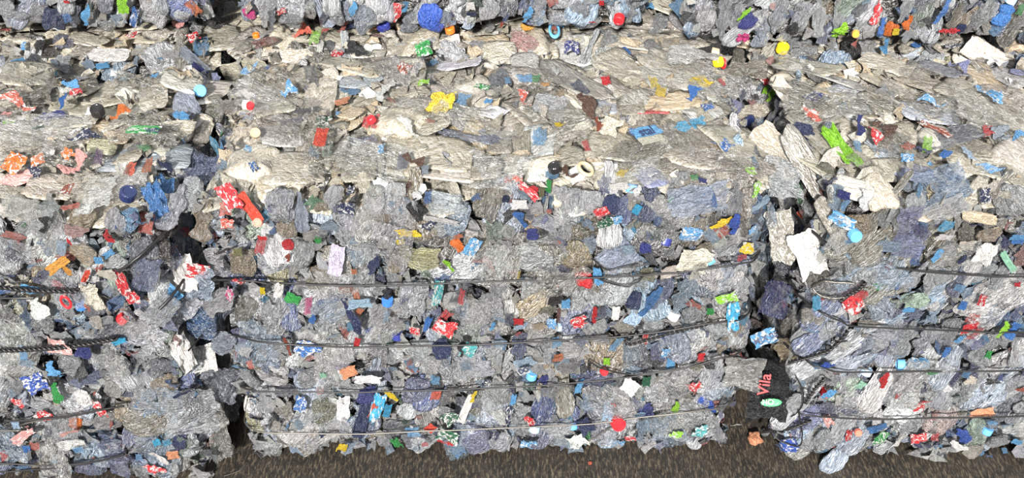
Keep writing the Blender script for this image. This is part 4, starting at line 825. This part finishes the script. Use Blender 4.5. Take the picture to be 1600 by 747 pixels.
# ------------------------------------------------------------------ loose things in the gaps and on the floor
def at(x, y, z):
    d = ray(x, y); return CAMP + d * ((z - CAMP[2]) / d[2])
def loose(name, label, cat, t, i, mk, cn, pos, u, n, su, sv, sn):
    o = put(name, mesh_for(t, i, mk), jit(cn, .03), np.array(u, float), np.array(n, float), su, sv, sn, np.array(pos, float))
    o.data = o.data.copy(); o.data.name = name
    o['label'] = label; o['category'] = cat
    # rest it on the floor when it is a floor thing
    return o
def rest(o, z=0.0):
    lo = min((o.matrix_basis @ v.co).z for v in o.data.vertices)
    o.location.z += z - lo + .0005
X, Y, Z = (1, 0, 0), (0, 1, 0), (0, 0, 1)
rest(loose('plastic_lump', 'peach orange squashed plastic lump on the dark floor', 'plastic waste', 'wad', 4, 'solid', 'peach', at(1180, 684, .015), (.3, -1, 0), Z, .046, .036, .05))
rest(loose('foil_scrap', 'small silver crumpled scrap beside the peach lump', 'scrap', 'wad', 9, 'clear', 'lightgrey', at(1196, 676, .01), X, Z, .022, .02, .03))
rest(loose('hair_tie', 'thin pink loop lying in the dark gap between the bales', 'loop', 'ring', 0, 'cap', 'pink', at(1127, 653, .005), (.2, 1, 0), Z, .032, .018, .03))
rest(loose('plastic_stick', 'thin white stick on the floor left of the black package', 'stick', 'strip', 2, 'solid', 'lightgrey', at(1150, 663, .004), (1, .12, 0), Z, .032, .005, .004))
rest(loose('plastic_chip', 'tiny coral chip on the floor below the middle bale', 'scrap', 'wad', 3, 'solid', 'coral', at(922, 724, .004), X, Z, .011, .009, .012))
rest(loose('crumpled_film', 'clear crumpled film on the floor at the foot of the left bale', 'film', 'film', 6, 'film', 'lightgrey', at(312, 742, .02), X, Z, .065, .05, .09))
P = smooth_path([at(350, 744, .003), at(365, 739, .003), at(377, 733, .003), at(386, 722, .003)], 24)
o = bpy.data.objects.new('wire_offcut', to_mesh('wire_offcut', *tube(P, .0012), M['wire_pale'], True)); C.objects.link(o)
o['label'] = 'thin pale wire offcut lying on the floor between left and middle bales'; o['category'] = 'wire'

# crinkled black package with red lettering and a green badge, wedged at the foot of the right gap
def empty(name, label, cat, loc):
    e = bpy.data.objects.new(name, None); C.objects.link(e); e.location = loc; e['label'] = label; e['category'] = cat
    e.empty_display_size = .05
    return e
def child(e, o):
    wm = o.matrix_basis.copy()
    o.parent = e; o.matrix_basis = Matrix.Translation(-Vector(e.location)) @ wm
    return o
q = cast(1262, 640, (2,))[0]
yb = 1.845
def plane_pt(x, y, Yv):
    d = ray(x, y); return CAMP + d * (Yv / d[1])
g = plane_pt(1196, 655, yb)
pk = empty('snack_package', 'crinkled black and silver package with red letters and green badge', 'package', (float(g[0]), yb, 0))
pn = np.array([-.05, -.86, .5])
c1 = plane_pt(1200, 618, yb + .0)
child(pk, put('package_body', to_mesh('package_body', *sheet_geo(901, 17, .14, .07, .5, .3), M['film_black'], False), PAL['black'], np.array([1, .0, 0.]), pn, .105, .135, .075, c1))
c2 = plane_pt(1162, 584, yb + .0)
child(pk, put('package_lining', to_mesh('package_lining', *sheet_geo(902, 17, .2, .08, .3, .3), M['foil'], False), PAL['white'], np.array([1, .0, -.1]), pn, .100, .085, .06, c2))
c3 = plane_pt(1212, 583, yb + .01)
child(pk, put('package_flap', to_mesh('package_flap', *sheet_geo(903, 15, .2, .1, .3, .3), M['film_black'], False), PAL['black'], np.array([1, .0, -.5]), pn, .07, .05, .05, c3))
def flat_text(text, mk, c, u, n, s):
    cu = bpy.data.curves.new('t', 'FONT'); cu.body = text; cu.align_x = 'CENTER'; cu.align_y = 'CENTER'; cu.extrude = .01; cu.offset = .012
    to = bpy.data.objects.new('t', cu); C.objects.link(to)
    me = bpy.data.meshes.new_from_object(to.evaluated_get(bpy.context.evaluated_depsgraph_get()))
    bpy.data.objects.remove(to); me.name = 'lettering'; me.materials.clear(); me.materials.append(M[mk])
    return put('lettering', me, PAL['red'], np.array(u, float), n, s, s, s * .3, c)
for nm, cn in (('red_ink', 'darkred'), ('white_ink', 'cream'), ('badge_green', 'badge')):
    m, nt, p = mat(nm); p.inputs['Base Color'].default_value = (*PAL[cn], 1); p.inputs['Roughness'].default_value = .4
    M[nm] = m
pnn = pn / np.linalg.norm(pn)
child(pk, flat_text('Vila', 'red_ink', plane_pt(1195, 601, yb - .035), (.12, .45, .9), pn, .036))
bg_ = child(pk, put('badge', to_mesh('badge', *cap_geo(), M['badge_green']), PAL['green'], np.array([1., 0, .03]), pn, .050, .020, .006, plane_pt(1205, 629, yb - .034)))
child(pk, flat_text('HO', 'white_ink', plane_pt(1200, 629, yb - .052), (1, 0, .03), pn, .018))

# bottle lying across the gap behind, with its yellow cap, and sheets wedged in the right gap
c = at(1082, 86, .86)
bt = empty('plastic_bottle', 'clear squashed bottle lying across the dark gap below the top right bale', 'bottle', (float(c[0]), float(c[1]), float(c[2]) - .03))
child(bt, put('bottle_body', mesh_for('bottle', 5, 'clear'), PAL['lightgrey'], np.array([1, -.1, -.12]), np.array([0, -.3, 1.]), .125, .065, .10, c))
child(bt, put('cap', mesh_for('cap', 0, 'cap'), PAL['tan'], np.array([0, 1, 0.]), np.array([1, -.2, -.15]), .026, .026, .03, at(1117, 83, .85)))
c = at(1140, 104, .83)
bt = empty('plastic_bottle', 'dusty bottle with a bright yellow cap at the back of the right gap', 'bottle', (float(c[0]), float(c[1]), float(c[2]) - .03))
child(bt, put('bottle_body', mesh_for('bottle', 9, 'clear'), jit('dust'), np.array([-1, -.1, .2]), np.array([0, -.3, 1.]), .12, .06, .10, at(1160, 110, .82)))
child(bt, put('cap', mesh_for('cap', 0, 'cap'), PAL['yellow'], np.array([0, 1, 0.]), np.array([-1, -.35, .1]), .026, .026, .028, at(1122, 97, .845)))
child(bt, put('neck_ring', mesh_for('ring', 0, 'cap'), PAL['red'], np.array([0, 1, 0.]), np.array([-1, -.35, .1]), .028, .028, .02, at(1130, 99, .842)))
def gap_sheet(name, label, cat, x, y, Yv, wpx, hpx, ang, cn, mk, seed, n=(0, -.85, .5), amp=.1, torn=.14):
    c = plane_pt(x, y, Yv); t = np.linalg.norm(c - CAMP); px = t / FPX
    A = math.radians(ang)
    me = to_mesh(name, *sheet_geo(seed, 13, amp, torn, .15, .18), M[mk])
    o = put(name, me, jit(cn, .03), np.array([math.cos(A), 0, math.sin(A)]), np.array(n, float), wpx * px, hpx * px, min(wpx, hpx) * px, c)
    o['label'] = label; o['category'] = cat
    return o
gap_sheet('paper_sheet', 'pale grey pointed paper sheet hanging in the right gap', 'paper', 1262, 398, 1.86, 76, 48, -72, 'lightgrey', 'solid', 71)
gap_sheet('film_sheet', 'dusty brown film sheet hanging left of the pointed paper', 'film', 1222, 372, 1.90, 90, 44, -80, 'dustdark', 'dusty', 72, amp=.2)
wr = gap_sheet('label_wrapper', 'sky blue wrapper with dark lettering wedged in the right gap', 'wrapper', 1196, 528, 1.93, 44, 26, 25, 'sky', 'print', 73)
def letter_on(o, text, s, mk):
    t = flat_text(text, mk, np.array([0, 0, 0]), (1, 0, 0), np.array([0, 0, 1.]), s)
    sx, sy, sz = o.scale
    t.parent = o; t.matrix_basis = Matrix.Diagonal((s / sx, s / sy, s * .3 / sz, 1)); t.location = (0, 0, .14)
letter_on(wr, 'MIX 05', .020, 'ink')
gap_sheet('film_sheet', 'dark navy film bulging from the right gap below the paper', 'film', 1212, 468, 1.93, 60, 46, 80, 'indigo', 'film', 74, amp=.25)
gap_sheet('film_sheet', 'crumpled tan film above the black package', 'film', 1238, 545, 1.89, 56, 44, 10, 'tan', 'film', 75, amp=.25)
